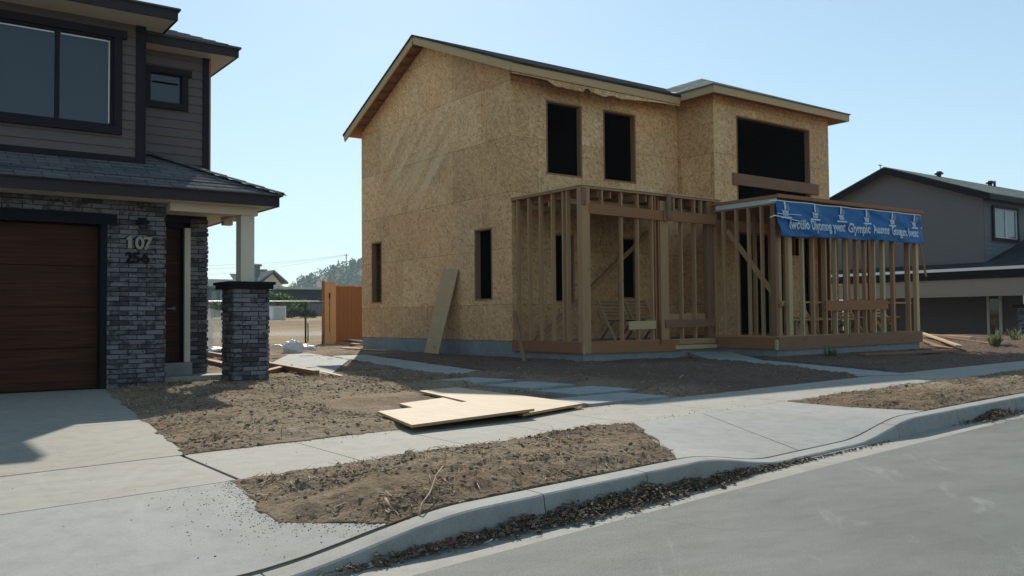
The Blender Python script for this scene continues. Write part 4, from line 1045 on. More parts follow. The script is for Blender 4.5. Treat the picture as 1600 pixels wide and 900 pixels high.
part('wall_bracket', M['metal'], U, lambda m: m.cube(X1+.0, X1+.10, YB+.2, YB+.27, 5.05, 5.13))
for k in range(8):
    x = 17.9+k*.36; stud(x-.02, x+.02, 13.0, 13.09, .36, BZ1, 'red' if k % 3 else 'stud')
for x in (16.0, 16.55, 17.1, 20.0): stud(x-.02, x+.02, 12.4, 12.49, .36, BZ1, 'stud')
part('leaning_sheathing', M['osb'], U, lambda m: m.bar((17.55, 12.75, 1.35), (18.25, 12.75, 1.35), 1.95, .015, (0, .1, 1)))

# ---- banner
BN = thing('banner', 'blue vinyl banner with white lettering tied across the top of the framed front room', 'banner', (14.93, 11.0, 2.5))
bzt, bzb, bxl, bxr = 3.235, 2.50, 14.86, 20.50
def bsurf(u, v, off=0.0):      # u 0..1 left to right, v 0..1 bottom to top
    x = lerp(bxl+.10*(1-v)*(1-u), bxr+.04*(1-v)*u, u)
    sag = .035*math.sin(math.pi*u)*(1-.3*v)*(1-v) - .018*abs(math.sin(5*math.pi*u))*v
    zt_, zb_ = bzt+.05*u, bzb+.075*u+.03*noise.noise(Vector((u*5, 0, 2)))
    z = lerp(zb_, zt_, v)+sag*.6
    w = .052*noise.noise(Vector((u*8+v*2.8, v*1.6, 0)))+.016*noise.noise(Vector((u*19-v*6, v*2.6, 3)))+.012*math.sin(u*40+v*7)*v*(1-v)*2
    w += .03*math.exp(-((v-.52+.10*u)/.05)**2)*max(0, .35-u)*2
    return Vector((x, 11.055-.045*(1-v)-w-off-.03, z))
mb = MB(); nu, nv = 220, 36
P = [bsurf(i/nu, j/nv) for i in range(nu+1) for j in range(nv+1)]; k = nv+1
mb.solid(P, [(i*k+j, (i+1)*k+j, (i+1)*k+j+1, i*k+j+1) for i in range(nu) for j in range(nv)], smooth=True)
cloth = mb.build('banner_cloth', M['banner'], BN); sd = cloth.modifiers.new('t', 'SOLIDIFY'); sd.thickness = .003; sd.offset = 1
BL, BHt = bxr-bxl, bzt-bzb
def on_banner(vs, fs, x0, z0, mb):
    mb.solid([bsurf((x0+v.x)/BL, (z0+v.y)/BHt, .024) for v in vs], fs)
words = [('Iwoüïo', .36, .96), ('Diyomng', 1.05, 1.76), ('yvent', 1.82, 2.28), ('Glympic', 2.38, 3.16), ('Auumns', 3.28, 3.92), ('Gougurs', 4.04, 4.70), ('Ivesc', 4.78, 5.20)]
sc = BL/5.42
for wd, a, b in words:
    mb = MB()
    vs, fs = text_mesh(wd, .300, .007, 1.0, 0, 0, 'LEFT', .025); mn, mx_ = min(v.x for v in vs), max(v.x for v in vs)
    q = (b-a)*sc/(mx_-mn); vs = [Vector(((v.x-mn)*q, v.y, 0)) for v in vs]; on_banner(vs, fs, a*sc, .165, mb); mb.build('lettering', M['bannerwhite'], BN)
def emblem(cx_, cz, s):
    a = MB(); g = MB()
    def poly(m, pts): 
        bm = bmesh.new(); f = bm.faces.new([bm.verts.new((x*s, y*s, 0)) for x, y in pts]); bmesh.ops.triangulate(bm, faces=[f]); bm.verts.index_update()
        on_banner([v.co.copy() for v in bm.verts], [[v.index for v in q.verts] for q in bm.faces], cx_, cz, m); bm.free()
    poly(a, [(-.02, .10), (.035, .10), (.07, .28), (.02, .28)])                        # leaning mast
    poly(a, [(-.115, .10), (-.07, .085), (.09, .085), (.125, .10), (.09, .065), (-.085, .065)]); poly(a, [(-.085, .06), (-.035, .06), (-.035, -.015), (-.065, -.015)])
    poly(a, [(-.085, .062), (.095, .062), (.092, .045), (-.08, .045)]); poly(a, [(-.02, .045), (.005, .045), (.005, -.015), (-.02, -.015)]); poly(a, [(.02, .045), (.05, .045), (.05, -.015), (.02, -.015)])
    poly(a, [(.062, .045), (.094, .045), (.088, -.015), (.062, -.015)]); poly(a, [(-.065, .0), (.09, .0), (.088, -.02), (-.062, -.02)])
    ring = [(.115+.07*math.cos(t), .165+.075*math.sin(t)) for t in [k*.45 for k in range(14)]]; poly(g, ring)
    poly(a, [(-.15, -.075), (.17, -.075), (.17, -.04), (-.15, -.04)])
    o1 = a.build('emblem', M['bannerwhite'], BN); g.build('emblem_disc', M['bannergrey'], o1)
for c in (.22, 1.22, 2.16, 3.10, 4.12, 5.08): emblem(c*sc, .448, 1.0)
mb = MB()
for u, dx in ((0.0, -.16), (1.0, .10)):
    for v in (.97, .55): p = bsurf(u, v); mb.tube([p+Vector((.02 if u == 0 else -.02, -.008, 0)), p+Vector((dx*.5, .01, .01)), p+Vector((dx, .07, -.03))], .012, 6)
pp = [bsurf(u*.022, .56-.02*u, .01) for u in range(7)]; mb.tube(pp, .010, 6); pp = [bsurf(u*.024, .63+.0*u, .012) for u in range(7)]; mb.tube(pp, .007, 6)
pp = [bsurf(u/24, 1.0, .003) for u in range(25)]; mb.tube(pp, .011, 6)
mb.build('rope', M['plastic'], BN)

#PART3
# ================================================================== LOOSE THINGS
def sheet(name, corners, th, lb, cat, group=None, m='ply'):
    mb = MB(); c = [Vector(p) for p in corners]; ax = (c[1]-c[0]).normalized(); bx = (c[3]-c[0]).normalized(); off = random.random()*20
    n = (c[1]-c[0]).cross(c[3]-c[0]).normalized(); n = n if n.z > 0 else -n
    uv = [((p-c[0]).dot(bx)*.35+off, (p-c[0]).dot(ax)*1.0) for p in c]
    lo = [p-n*th for p in c]; mb.face(c, uv); mb.face(lo[::-1], uv[::-1])
    for i in range(4):
        j = (i+1) % 4; L = (c[i]-c[j]).length; mb.face([lo[i], lo[j], c[j], c[i]], [(0, 0), (0, L), (th, L), (th, 0)])
    o = mb.build(name, M[m], None); o.data.materials.append(M['plyedge'])
    for p in o.data.polygons[2:]: p.material_index = 1
    return tag(o, lb, cat, group)
A0, A1, A2 = GZ(590, 642.5, .075), GZ(643.5, 664, .065), GZ(835, 638.5, .088)
A3 = A0+(A2-A1); A3.z = .09
sheet('plywood_sheet', [A0, A1, A2, A3], .022, 'big pale plywood sheet lying on top of the pile beside the sidewalk', 'plywood', 'plywood sheets on the dirt')
sheet('plywood_sheet', [GZ(624, 630.5, .042), GZ(700, 652, .03), GZ(765, 640, .03), GZ(694, 621, .04)], .025, 'pale plywood off-cut sticking out from under the left end of the big sheet', 'plywood', 'plywood sheets on the dirt')
sheet('plywood_sheet', [GZ(655, 610.5, .056), GZ(817, 646.5, .05), GZ(911, 630, .05), GZ(712, 605, .056)], .022, 'pale plywood sheet half in shade, under the right end of the big sheet', 'plywood', 'plywood sheets on the dirt')
# leaning boards
bl, brr, tl, tr = AX(663, 551, 10.72), AX(684.5, 553, 10.72), AX(692, 420, X0-.03), AX(716, 421, X0-.03)
sheet('leaning_board', [bl, brr, tr, tl], .022, 'wide wooden board leaning against the bare gable wall', 'board', None, 'pale')
mb = MB(); p0 = GZ(820, 567, .0); p1 = AX(804, 489, X0-.07); mb.bar(p0, p1, .075, .03, (0, 1, 0)); tag(mb.build('leaning_stick', M['weathered']), 'thin stick leaning against the left corner of the framed porch', 'stick')
def plank(name, a, b, w, t, lb, cat, m, group=None, dz=0.0):
    mb = MB(); mb.bar(a, b, w, t, Vector(b).cross(Vector((0, 0, 1))) if False else (Vector(b)-Vector(a)).cross(Vector((0, 0, 1)))); return tag(mb.build(name, M[m]), lb, cat, group)
def ground_pt(x, y, dz): p = GZ(x, y, .03); p.z = soil_z(p.x, p.y)+dz; return p
plank('timber', ground_pt(320, 557, .07), ground_pt(494, 589, .05), .10, .08, 'long brown timber lying on the dirt behind the brick porch column', 'timber', 'cedar')
plank('timber', ground_pt(410, 585, .04), ground_pt(452, 578, .05), .12, .07, 'short chunky brown timber beside the long one near the column', 'timber', 'cedar')
plank('timber', ground_pt(326, 569, .05), ground_pt(356, 575, .04), .12, .08, 'brown timber end seen between the entry wall and the porch column', 'timber', 'cedar')
plank('wood_strip', ground_pt(493, 579, .02), ground_pt(534, 592, .02), .06, .015, 'thin pale wood strip on the dirt past the end of the brown timber', 'wood strip', 'pale')
plank('wood_strip', ground_pt(415, 561, .02), ground_pt(462, 557, .02), .05, .015, 'thin pale wood strip lying in front of the white bag', 'wood strip', 'pale')
for a, b, lb, m in (((526, 536), (566, 541), 'white painted board on the stack by the cedar gate', 'white'), ((527, 540), (562, 544), 'wooden board under the white one by the cedar gate', 'cedar'), ((535, 547), (606, 550), 'long thin board lying flat before the rear corner of the bare house', 'pale')):
    z = .12 if m == 'white' else (.07 if m == 'cedar' else .03)
    plank('board', ground_pt(*a, z), ground_pt(*b, z), .14, .03, lb, 'board', m)
plank('plank', ground_pt(1345, 558, .05), ground_pt(1492, 552, .05), .22, .04, 'grey plank lying flat on the dirt before the framed front room', 'plank', 'weathered')
dl_ = [((1441, 535), (1500, 549), .13, 'pale', 'pale plank at the right of the scrap heap by the far corner of the framing'), ((1440, 541), (1475, 546), .05, 'cedar', 'orange brown scrap of wood under the pale planks of the heap'), ((1445, 536), (1520, 541), .10, 'pale', 'pale plank pointing away toward the grey house from the scrap heap'), ((1455, 545), (1490, 547), .04, 'stud', 'short off-cut at the near side of the scrap heap'), ((1480, 540), (1555, 545), .06, 'weathered', 'long dark strip lying between the scrap heap and the spiky plant')]
for a, b, z, m, lb in dl_: plank('scrap_plank', ground_pt(*a, z), ground_pt(*b, z-.03), .12, .035, lb, 'scrap wood', m, 'scrap wood beside the framing')
def crumple(name, c, rx, ry, rz_, lb, cat, m='plastic', seed=0, amp=.35):
    bm = bmesh.new(); bmesh.ops.create_icosphere(bm, subdivisions=4, radius=1)
    for v in bm.verts:
        n_ = v.co.normalized(); d = 1+amp*noise.fractal(n_*1.7+Vector((seed, 0, 0)), 1, 2, 3)+.07*noise.noise(n_*4+Vector((seed, 3, 0)))+.10*abs(noise.noise(n_*2.3+Vector((seed, 8, 0))))
        v.co = Vector((n_.x*rx*d, n_.y*ry*d, max(-.25, n_.z)*rz_*d))
    me = bpy.data.meshes.new(name); bm.to_mesh(me); bm.free(); me.materials.append(M[m])
    o = bpy.data.objects.new(name, me); COL.objects.link(o); o.location = c; return tag(o, lb, cat)
crumple('plastic_bag', ground_pt(458, 553, .06), .25, .2, .26, 'big crumpled white bag on the dirt before the wire fence', 'bag', 'plastic', 31, .22)
crumple('plastic_bag', ground_pt(479, 549, .03), .22, .16, .12, 'flat white bag on the dirt right of the big crumpled one', 'bag', 'plastic', 4)
crumple('plastic_scrap', ground_pt(433, 544, .02), .14, .1, .05, 'small white plastic scrap left of the crumpled bags', 'plastic scrap', 'plastic', 7)
crumple('plastic_scrap', ground_pt(341, 552, .03), .3, .2, .09, 'white plastic scrap between the entry wall and the column', 'plastic scrap', 'plastic', 9)
crumple('plastic_wrap', ground_pt(742, 553, .02), .30, .12, .07, 'crumpled plastic wrap against the foundation under the gable window', 'plastic wrap', 'membrane', 12)
crumple('plastic_wrap', ground_pt(776, 556, .03), .22, .13, .09, 'crumpled pale wrap at the foundation beside the porch corner stick', 'plastic wrap', 'plastic', 15)
plank('wood_strip', ground_pt(775, 555, .03), ground_pt(802, 562, .03), .05, .02, 'short wood strip by the foundation under the crumpled pale wrap', 'wood strip', 'weathered')
crumple('stone', ground_pt(1349, 640, .02), .055, .045, .045, 'small brown stone lying on the upper edge of the driveway apron', 'stone', 'clod', 21, .2)
# slatted chairs
def make_chair():
    r = thing('folding_chair', 'x', 'chair'); w = .34
    for s in (-1, 1):
        part('back_rail', M['pale'], r, lambda m: m.bar((-.30, s*w, .90), (.26, s*w, .0), .05, .03, (1, 0, 0)))
        part('leg', M['weathered'], r, lambda m: m.bar((-.26, s*(w-.04), .0), (.16, s*(w-.04), .44), .045, .026, (1, 0, 0)))
        part('seat_rail', M['weathered'], r, lambda m: m.bar((-.06, s*(w-.035), .43), (.34, s*(w-.035), .44), .04, .024, (0, 0, 1)))
    for k in range(6):
        t = .03+k*.085; part('slat', M['stud'], r, lambda m: m.bar((-.30+t*.56/1.0+.02, -w-.03, .90-t*.9), (-.30+t*.56+.02, w+.03, .90-t*.9), .052, .016, (.53, 0, -.85)))
    for k in range(4):
        part('slat', M['pale'], r, lambda m: m.bar((-.02+k*.1, -w, .458), (-.02+k*.1, w, .458), .075, .018, (1, 0, 0)))
    return r
ch0 = make_chair()
fl = FZ-.02
spots = [(AY(966, 526, 14.2), -88, 'slatted wooden chair at the left in the framed porch, behind the front studs'), (AY(1006, 527, 14.3), -88, 'slatted wooden chair right of the first one in the framed porch'),
         (AY(1255, 522, 12.7), -85, 'slatted wooden chair at the left in the framed front room under the banner'), (AY(1325, 520, 12.7), -88, 'slatted wooden chair in the middle of the framed front room'), (AY(1378, 517, 12.5), -85, 'slatted wooden chair at the right in the framed front room')]
for k, (p, a, lb) in enumerate(spots):
    if k == 0: c = ch0
    else:
        c = ch0.copy(); COL.objects.link(c)
        for q in ch0.children: d = q.copy(); COL.objects.link(d); d.parent = c
    c.location = (p.x, p.y, fl-(.006 if k > 1 else 0)); c.rotation_euler = (0, 0, R(a)); c['label'] = lb; c['group'] = 'slatted chairs in the framing'
be = thing('work_bench', 'low pale plank bench behind the studs under the blue banner', 'bench', (17.9, 12.0, fl))
part('bench_top', M['pale'], be, lambda m: m.bar((16.6, 12.0, fl+.42), (19.1, 12.0, fl+.42), .22, .04, (0, 1, 0)))
for x in (16.8, 17.9, 18.9): part('leg', M['stud'], be, lambda m: m.bar((x, 12.0, fl-.004), (x, 12.0, fl+.40), .09, .04, (0, 1, 0)))
# stakes
for (a, b, lb) in (((481, 505), (481, 538), 'short dark stake standing beside the tall fence post'), ((505, 522), (503, 541), 'short dark stake standing beside the cedar gate')):
    q = ground_pt(b[0], b[1], -.05); t = AY(a[0], a[1], q.y); mb = MB(); mb.tube([q, ((q.x+t.x)/2+.01, q.y, (q.z+t.z)/2), t], .022, 6); tag(mb.build('stake', M['metal']), lb, 'stake')
# cedar gate
GT = thing('wooden_gate', 'cedar fence gate of upright boards beside the rear corner of the bare house', 'gate', (12.6, 26.5, 0))
gy = 26.5; zb_ = .02
for k, (x0, x1, zt) in enumerate(((11.99, 12.19, 2.10), (12.195, 12.385, 2.09))): part('gate_board', M['cedar' if k == 9 else 'pale'], GT, lambda m: m.box(x0, x1, gy-.02, gy+.0, zb_, zt, 'z'))
part('gate_post', M['cedar'], GT, lambda m: m.box(11.93, 11.985, gy-.03, gy+.09, zb_, 2.12, 'z'))
for k in range(11):
    x = 12.39+k*.145; part('fence_board', M['cedar'], GT, lambda m: m.box(x, x+.141, gy+.02, gy+.04, zb_, 1.965+random.uniform(-.006, .006), 'z'))
part('top_rail', M['pale'], GT, lambda m: m.box(12.39, 13.98, gy+.0, gy+.06, 1.972, 2.005, 'x'))
lt = AY(515, 462, gy-.03); part('latch', M['black'], GT, lambda m: (m.cube(lt.x-.02, lt.x+.02, gy-.045, gy-.021, lt.z-.09, lt.z+.09), m.cube(lt.x-.006, lt.x+.006, gy-.03, gy-.021, lt.z-1.2, lt.z-.09)))
# wire fence
FN = thing('wire_fence', 'low wire fence with a steel top rail across the dirt lot', 'fence', (9, 26, 0))
fy = 26.05
part('top_rail', M['steel'], FN, lambda m: m.tube([(2, fy, 1.43), (7, fy, 1.44), (11.9, fy, 1.455)], .013, 8))
for x, zt, m_ in ((9.86, 1.44, 'metal'), (11.13, 1.38, 'metal'), (7.2, 1.44, 'steel'), (4.6, 1.44, 'steel')): part('fence_post', M[m_], FN, lambda m: m.tube([(x, fy-.03, -.1), (x, fy-.03, zt)], .032 if m_ == 'metal' else .025, 8))
mb = MB()
for k in range(-12, 98):
    x = 2+k*.10
    for s in (1, -1):
        xa_ = x; xb_ = x+s*1.3
        if not (2 <= xa_ <= 11.85): continue
        if xb_ > 11.85: t_ = (11.85-xa_)/1.3; lo, hi = (xa_, .08), (11.85, .08+1.34*t_)
        else: lo, hi = (xa_, .08), (xb_, 1.42)
        mb.tube([(lo[0], fy, lo[1]), (hi[0], fy, hi[1])], .0016, 3, False)
mb.build('wire_mesh', M['steel'], FN)
mb = MB(); nu, nv = 14, 20; X_0, X_1 = 7.95, 8.95
mb.solid([(lerp(X_0, X_1, i/nu)+.05*math.sin(j*.7), fy-.12-.10*(1-j/nv)+.05*math.sin(i*1.1+j*.25)+.04*noise.noise(Vector((i*.5, j*.2, 0))), lerp(.05, 1.2, j/nv)+.04*math.sin(i*.9)*(j/nv)) for i in range(nu+1) for j in range(nv+1)], [(i*(nv+1)+j, (i+1)*(nv+1)+j, (i+1)*(nv+1)+j+1, i*(nv+1)+j+1) for i in range(nu) for j in range(nv)], smooth=True)
tag(mb.build('plastic_sheet', M['film']), 'clear plastic sheet hanging on the wire fence left of the porch column', 'plastic sheet')

# ================================================================== NEIGHBOUR HOUSE
N = thing('neighbour_house', 'grey two-storey house with a gable roof and a dark recessed porch at the right', 'house', (36, 18, 0))
NX, NY = 34.0, 15.8
nr, ny_, nef, ner = 6.93, 19.55, (15.42, 5.37), (23.7, 5.34)
mb = MB(); mb.cube(NX, 46, NY+.02, 23.3, 2.3, 5.3)
mb.face([(NX, NY, 5.3), (NX, NY, 5.48), (NX, ny_, nr-.12), (NX, 23.3, 5.45), (NX, 23.3, 5.3)]); mb.face([(46, NY, 5.3), (46, NY, 5.48), (46, ny_, nr-.12), (46, 23.3, 5.45), (46, 23.3, 5.3)])
laps(mb, 'x', NY+.02, -1, NX, 46, 2.6, 5.5, (), .17)
mb.build('siding_wall', M['siding2'], N)
mb = MB(); xa_, xb_ = NX-.42, 46.4
mb.prism([(xa_, nef[0], nef[1]+.03), (xb_, nef[0], nef[1]+.03), (xb_, ny_, nr+.03), (xa_, ny_, nr+.03)], (0, 0, -.05)); mb.prism([(xa_, ny_+.001, nr+.03), (xb_, ny_+.001, nr+.03), (xb_, ner[0], ner[1]+.03), (xa_, ner[0], ner[1]+.03)], (0, 0, -.05))
nrf = mb.build('roof', M['shingle_green'], N)
for a, b in ((nef, (ny_, nr)), (ner, (ny_, nr))): part('rake_board', M['black'], N, lambda m: m.bar((NX-.40, a[0], a[1]-.13), (NX-.40, b[0], b[1]-.13), .26, .04, (0, 0, 1)))
part('rake_soffit', M['siding2'], N, lambda m: (m.prism([(NX-.38, nef[0], nef[1]-.08), (NX, nef[0], nef[1]-.08), (NX, ny_, nr-.08), (NX-.38, ny_, nr-.08)], (0, 0, -.02)), m.prism([(NX-.38, ny_, nr-.08), (NX, ny_, nr-.08), (NX, ner[0], ner[1]-.08), (NX-.38, ner[0], ner[1]-.08)], (0, 0, -.02))))
part('fascia', M['black'], N, lambda m: m.cube(NX-.40, 46.3, nef[0]-.02, nef[0]+.03, nef[1]-.2, nef[1]-.03))
def roofpt(px_, py_): # point on the front roof slope along a pixel ray
    d = _ray(px_, py_); s_ = (nr-nef[1])/(ny_-nef[0]); t = (nef[1]-s_*nef[0]-CAMH)/(d.z-s_*d.y); return CP+d*t
for (pxp, pyp, kind) in ((1467, 277, 'cap'), (1490, 277, 'pipe'), (1533, 283, 'pipe'), (1547, 291, 'cap'), (1573, 289, 'pipe')):
    q = roofpt(pxp, pyp)
    if q.y > ny_ or q.y < nef[0]: q = Vector((q.x, min(max(q.y, nef[0]+.5), ny_-.3), 0)); q.z = nef[1]+(q.y-nef[0])*(nr-nef[1])/(ny_-nef[0])
    part('roof_vent', M['metal'], nrf, (lambda m: m.tube([(q.x, q.y, q.z-.05), (q.x, q.y, q.z+.28)], .06, 8)) if kind == 'pipe' else (lambda m: (m.tube([(q.x, q.y, q.z-.05), (q.x, q.y, q.z+.14)], .10, 8), m.tube([(q.x, q.y, q.z+.13), (q.x, q.y, q.z+.25)], [.2, .12], 10))))
nw = [AY(1551, 325, NY), AY(1589, 375, NY)]
window(N, nw[0].x, nw[1].x-.05, nw[1].z, nw[0].z, NY-.03, .12, .0, [(nw[0].x+nw[1].x)/2], M['white'], M['glass2'], M['black'])
# wing roof over the recessed porch
GX, GZ_ = 33.2, 2.545
mb = MB(); gy0 = 10.2
s3 = .30
mb.face([(GX, gy0, GZ_+.04), (GX, 24, GZ_+.04), (NX, 24, GZ_+.04+s3*(NX-GX)), (NX, gy0+(NX-GX), GZ_+.04+s3*(NX-GX))])
w_ = NY-gy0; mb.face([(GX, gy0, GZ_+.04), (GX+w_, NY, GZ_+.04+s3*w_), (46, NY, GZ_+.04+s3*w_), (46, gy0, GZ_+.04)]); mb.face([(NX, gy0+(NX-GX), GZ_+.04+s3*(NX-GX)), (NX, NY, GZ_+.04+s3*(NX-GX)), (GX+w_, NY, GZ_+.04+s3*w_)])
mb.face([(GX, gy0, GZ_), (46, gy0, GZ_), (46, 24, GZ_), (GX, 24, GZ_)])
mb.build('porch_roof', M['shingle_black'], N)
part('gutter', M['gutter'], N, lambda m: m.cube(GX-.07, GX+.02, gy0, 24, GZ_-.06, GZ_+.05)); part('fascia', M['black'], N, lambda m: (m.cube(GX-.02, GX+.05, gy0, 24, GZ_-.36, GZ_-.062), m.cube(GX+.05, 46, gy0, gy0+.05, GZ_-.3, GZ_-.003)))
M['greige'] = m_plain('greige_beam_paint', (.27, .235, .19), .6, .06, 2)
part('porch_beam', M['greige'], N, lambda m: (m.cube(GX+.06, GX+.34, gy0+.3, 23.9, 1.52, GZ_-.365), m.cube(GX+.06, 36.4, 23.4, 23.65, -.2, 1.51)))
RX = 36.5
def rx_(a_, b_): return AX(a_, b_, RX)
part('porch_wall', M['siding2'], N, lambda m: (m.cube(RX, RX+.15, NY-.3, 23.4, -.3, 2.3), m.cube(RX+.15, 45.9, NY-.3, NY-.1, -.3, 2.3)))
part('porch_slab', M['found'], N, lambda m: m.cube(GX+.1, 45, gy0+.3, 23.5, -.3, -.06))
ya_, yb_ = rx_(1562, 480).y, rx_(1547, 480).y; zt_ = rx_(1550, 455).z
part('porch_door', M['glass'], N, lambda m: m.cube(RX-.06, RX-.005, ya_, yb_, -.06, zt_-.07))
part('door_frame', M['white'], N, lambda m: (m.cube(RX-.08, RX-.003, yb_, yb_+.10, -.06, zt_), m.cube(RX-.08, RX-.003, ya_-.10, ya_, -.06, zt_), m.cube(RX-.08, RX-.003, ya_, yb_, zt_-.07, zt_)))
cn = AX(1586, 500, GX+.05); cy = cn.y
npc = part('porch_column', M['mortar'], N, lambda m: m.cube(GX, GX+.6, cy-.7, cy-.1, -.3, 1.08))
mb = MB(); bricks(mb, 'x', cy-.7, -1, GX, GX+.6, -.1, 1.08, (), .012, .012); bricks(mb, 'y', GX, -1, cy-.696, cy-.104, -.1, 1.08); mb.build('brick_facing', M['brick'], npc)
part('cap', M['black'], npc, lambda m: m.cube(GX-.1, GX+.7, cy-.8, cy, 1.08, 1.20)); part('porch_post', M['white'], N, lambda m: m.cube(GX+.08, GX+.4, cy-.6, cy-.28, 1.20, 1.518))
# spiky plants
def spiky(name, c, n, h, lb, cat, m):
    mb = MB()
    for _ in range(n):
        a = random.random()*6.28; t = random.uniform(.15, 1.1); L = h*random.uniform(.6, 1.1); w = h*.028
        d = Vector((math.cos(a)*math.sin(t), math.sin(a)*math.sin(t), math.cos(t))); s = Vector((-math.sin(a), math.cos(a), 0)); b = c+Vector((random.gauss(0, .05), random.gauss(0, .05), 0)); k = b+d*L*.55; e = b+d*L+Vector((0, 0, -L*.18*t))
        mb.face([b-s*w*.6, b+s*w*.6, k+s*w, k-s*w]); mb.face([k-s*w, k+s*w, e])
    return tag(mb.build(name, m), lb, cat)
M['blade'] = m_leaf('spiky_leaves', [(0, (.09, .12, .05)), (.6, (.18, .21, .10)), (1, (.38, .37, .22))])
M['leaf'] = m_leaf('shrub_leaves', [(0, (.035, .075, .022)), (.5, (.075, .14, .04)), (1, (.14, .22, .065))])
M['forest'] = m_leaf('forest_leaves', [(0, (.010, .045, .020)), (.5, (.022, .080, .030)), (1, (.050, .13, .04))], .12)
spiky('spiky_plant', ground_pt(1556, 545, 0), 80, .5, 'spiky green plant on the dirt before the grey house door', 'plant', M['blade'])
spiky('spiky_plant', ground_pt(1588, 541, 0), 50, .42, 'smaller spiky plant beside the brick column of the grey house', 'plant', M['blade'])
spiky('weed', ground_pt(1298, 558, 0), 70, .26, 'low green weed at the foundation below the blue banner', 'weed', M['leaf'])
spiky('weed', ground_pt(1562, 640, 0), 60, .14, 'dark dry tuft growing against the kerb at the far right', 'weed', M['mulch'])

# ================================================================== FAR BACKGROUND
def leaves(mb, c, rx, ry, rz_, n, s):
    for _ in range(n):
        v = Vector((random.gauss(0, 1), random.gauss(0, 1), random.gauss(0, 1))).normalized()*random.random()**.45
        p = c+Vector((v.x*rx, v.y*ry, v.z*rz_)); a = Vector((random.gauss(0, 1), random.gauss(0, 1), random.gauss(0, 1))).normalized(); b = a.orthogonal().normalized(); k = s*random.uniform(.5, 1.2); b2 = a.cross(b)
        mb.face([p-b*k, p-b2*k*.6, p+b*k, p+b2*k*.6])
def tree(name, base, h, w, lb, cat, n=900, s=.12, tr=True):
    r = thing(name, lb, cat, base); base = Vector(base)
    if tr:
        mb = MB(); mb.tube([base+Vector((0, 0, -.2)), base+Vector((.05*w, 0, h*.4)), base+Vector((0, 0, h*.75))], [.05*h, .035*h, .012*h], 7); mb.build('trunk', M['dark'], r)
    mb = MB()
    for _ in range(9):
        q = Vector((random.uniform(-.32, .32)*w, random.uniform(-.3, .3)*w, random.uniform(.28, .8)*h)); leaves(mb, base+q, .26*w, .26*w, .22*h, n//9, s)
    mb.build('crown', M['leaf'], r); return r
def fz(x, y): return soil_z(x, y)
def at(px_, Y): p = AY(px_, 490, Y); return Vector((p.x, Y, fz(p.x, Y)))
tree('shrub', at(436, 72), 2.35, 3.0, 'round green shrub growing before the gabled far house', 'shrub', 1500, .13)
tree('shrub', at(460, 74), 2.0, 2.6, 'green shrub at the right end, before the long dark building', 'shrub', 1200, .13)
tree('shrub', at(346, 64), 1.7, 2.6, 'low green bush seen between the entry wall and the porch column', 'shrub', 900, .12)
# long dark building
M['slate'] = m_plain('slate_blue_wall', (.055, .065, .075), .8, .1, 1)
B = thing('long_building', 'long low dark building with a pale flat roof edge beyond the field', 'building', (41, 96, 1))
bxl_, bxr_ = AY(432, 450, 96).x, 60; bz = AY(470, 448, 96).z
part('wall', M['slate'], B, lambda m: m.cube(bxl_, bxr_, 96, 108, .5, bz-.35)); part('roof', M['membrane'], B, lambda m: m.prism([(bxl_-.4, 95.3, bz-.3), (bxr_, 95.3, bz-.3), (bxr_, 109, bz+.15), (bxl_-.4, 109, bz+.15)], (0, 0, .25)))
for k in range(4): part('door', M['metal'], B, lambda m: m.cube(bxl_+1.5+k*3.2, bxl_+3.2+k*3.2, 95.92, 95.99, .6, 3.0))
# gabled far house
def q(px_, py_, Y): return AY(px_, py_, Y)
FY = 190
F_ = thing('far_gabled_house', 'pale two-storey house with a front gable beyond the field', 'house', (q(425, 490, FY).x, FY, 1))
gl, gp_, gr_ = q(398, 442, FY), q(426, 422, FY), q(446, 441, FY)
part('wall', M['beige'], F_, lambda m: m.prism([(gl.x+.9, FY, .5), (gr_.x-.9, FY, .5), (gr_.x-.9, FY, gr_.z-.6), (gp_.x, FY, gp_.z-.8), (gl.x+.9, FY, gl.z-.6)], (0, 12, 0)))
part('roof', M['shingle_green'], F_, lambda m: (m.prism([(gl.x-.6, FY-1, gl.z-.4), (gp_.x, FY-1, gp_.z), (gp_.x, FY+13, gp_.z), (gl.x-.6, FY+13, gl.z-.4)], (0, 0, -.4)), m.prism([(gp_.x+.01, FY-1, gp_.z), (gr_.x+.3, FY-1, gr_.z), (gr_.x+.3, FY+13, gr_.z), (gp_.x+.01, FY+13, gp_.z)], (0, 0, -.4))))
wl_ = q(372, 440, FY+4)
part('wing_wall', M['siding2'], F_, lambda m: m.cube(wl_.x, gl.x+.8, FY+3, FY+11, .5, gl.z-.6)); part('wing_roof', M['shingle_green'], F_, lambda m: (m.prism([(wl_.x-.5, FY+2, gl.z-.6), (gp_.x-1.5, FY+2, gl.z-.6), (gp_.x-1.5, FY+8, gp_.z-.6), (wl_.x-.5, FY+8, gp_.z-.6)], (0, 0, -.3))))
ct, cb_ = q(397, 413, FY+6), q(404, 440, FY+6); part('chimney', M['siding2'], F_, lambda m: (m.cube(ct.x, cb_.x, FY+5, FY+6.5, gl.z-1, ct.z-.5), m.cube(ct.x-.3, cb_.x+.3, FY+4.7, FY+6.8, ct.z-.5, ct.z)))
up0, up1 = q(399, 421, FY+9), q(416, 421, FY+9); part('upper_roof', M['shingle_green'], F_, lambda m: m.prism([(up0.x-.8, FY+8.5, gl.z), (up1.x+1.6, FY+8.5, gl.z), (up1.x, FY+8.5, up1.z), (up0.x, FY+8.5, up0.z)], (0, 4, 0)))
for px_ in (424, 432): w0 = q(px_, 447, FY); part('window', M['glass2'], F_, lambda m: m.cube(w0.x, w0.x+.7, FY-.08, FY-.01, w0.z-2.3, w0.z))
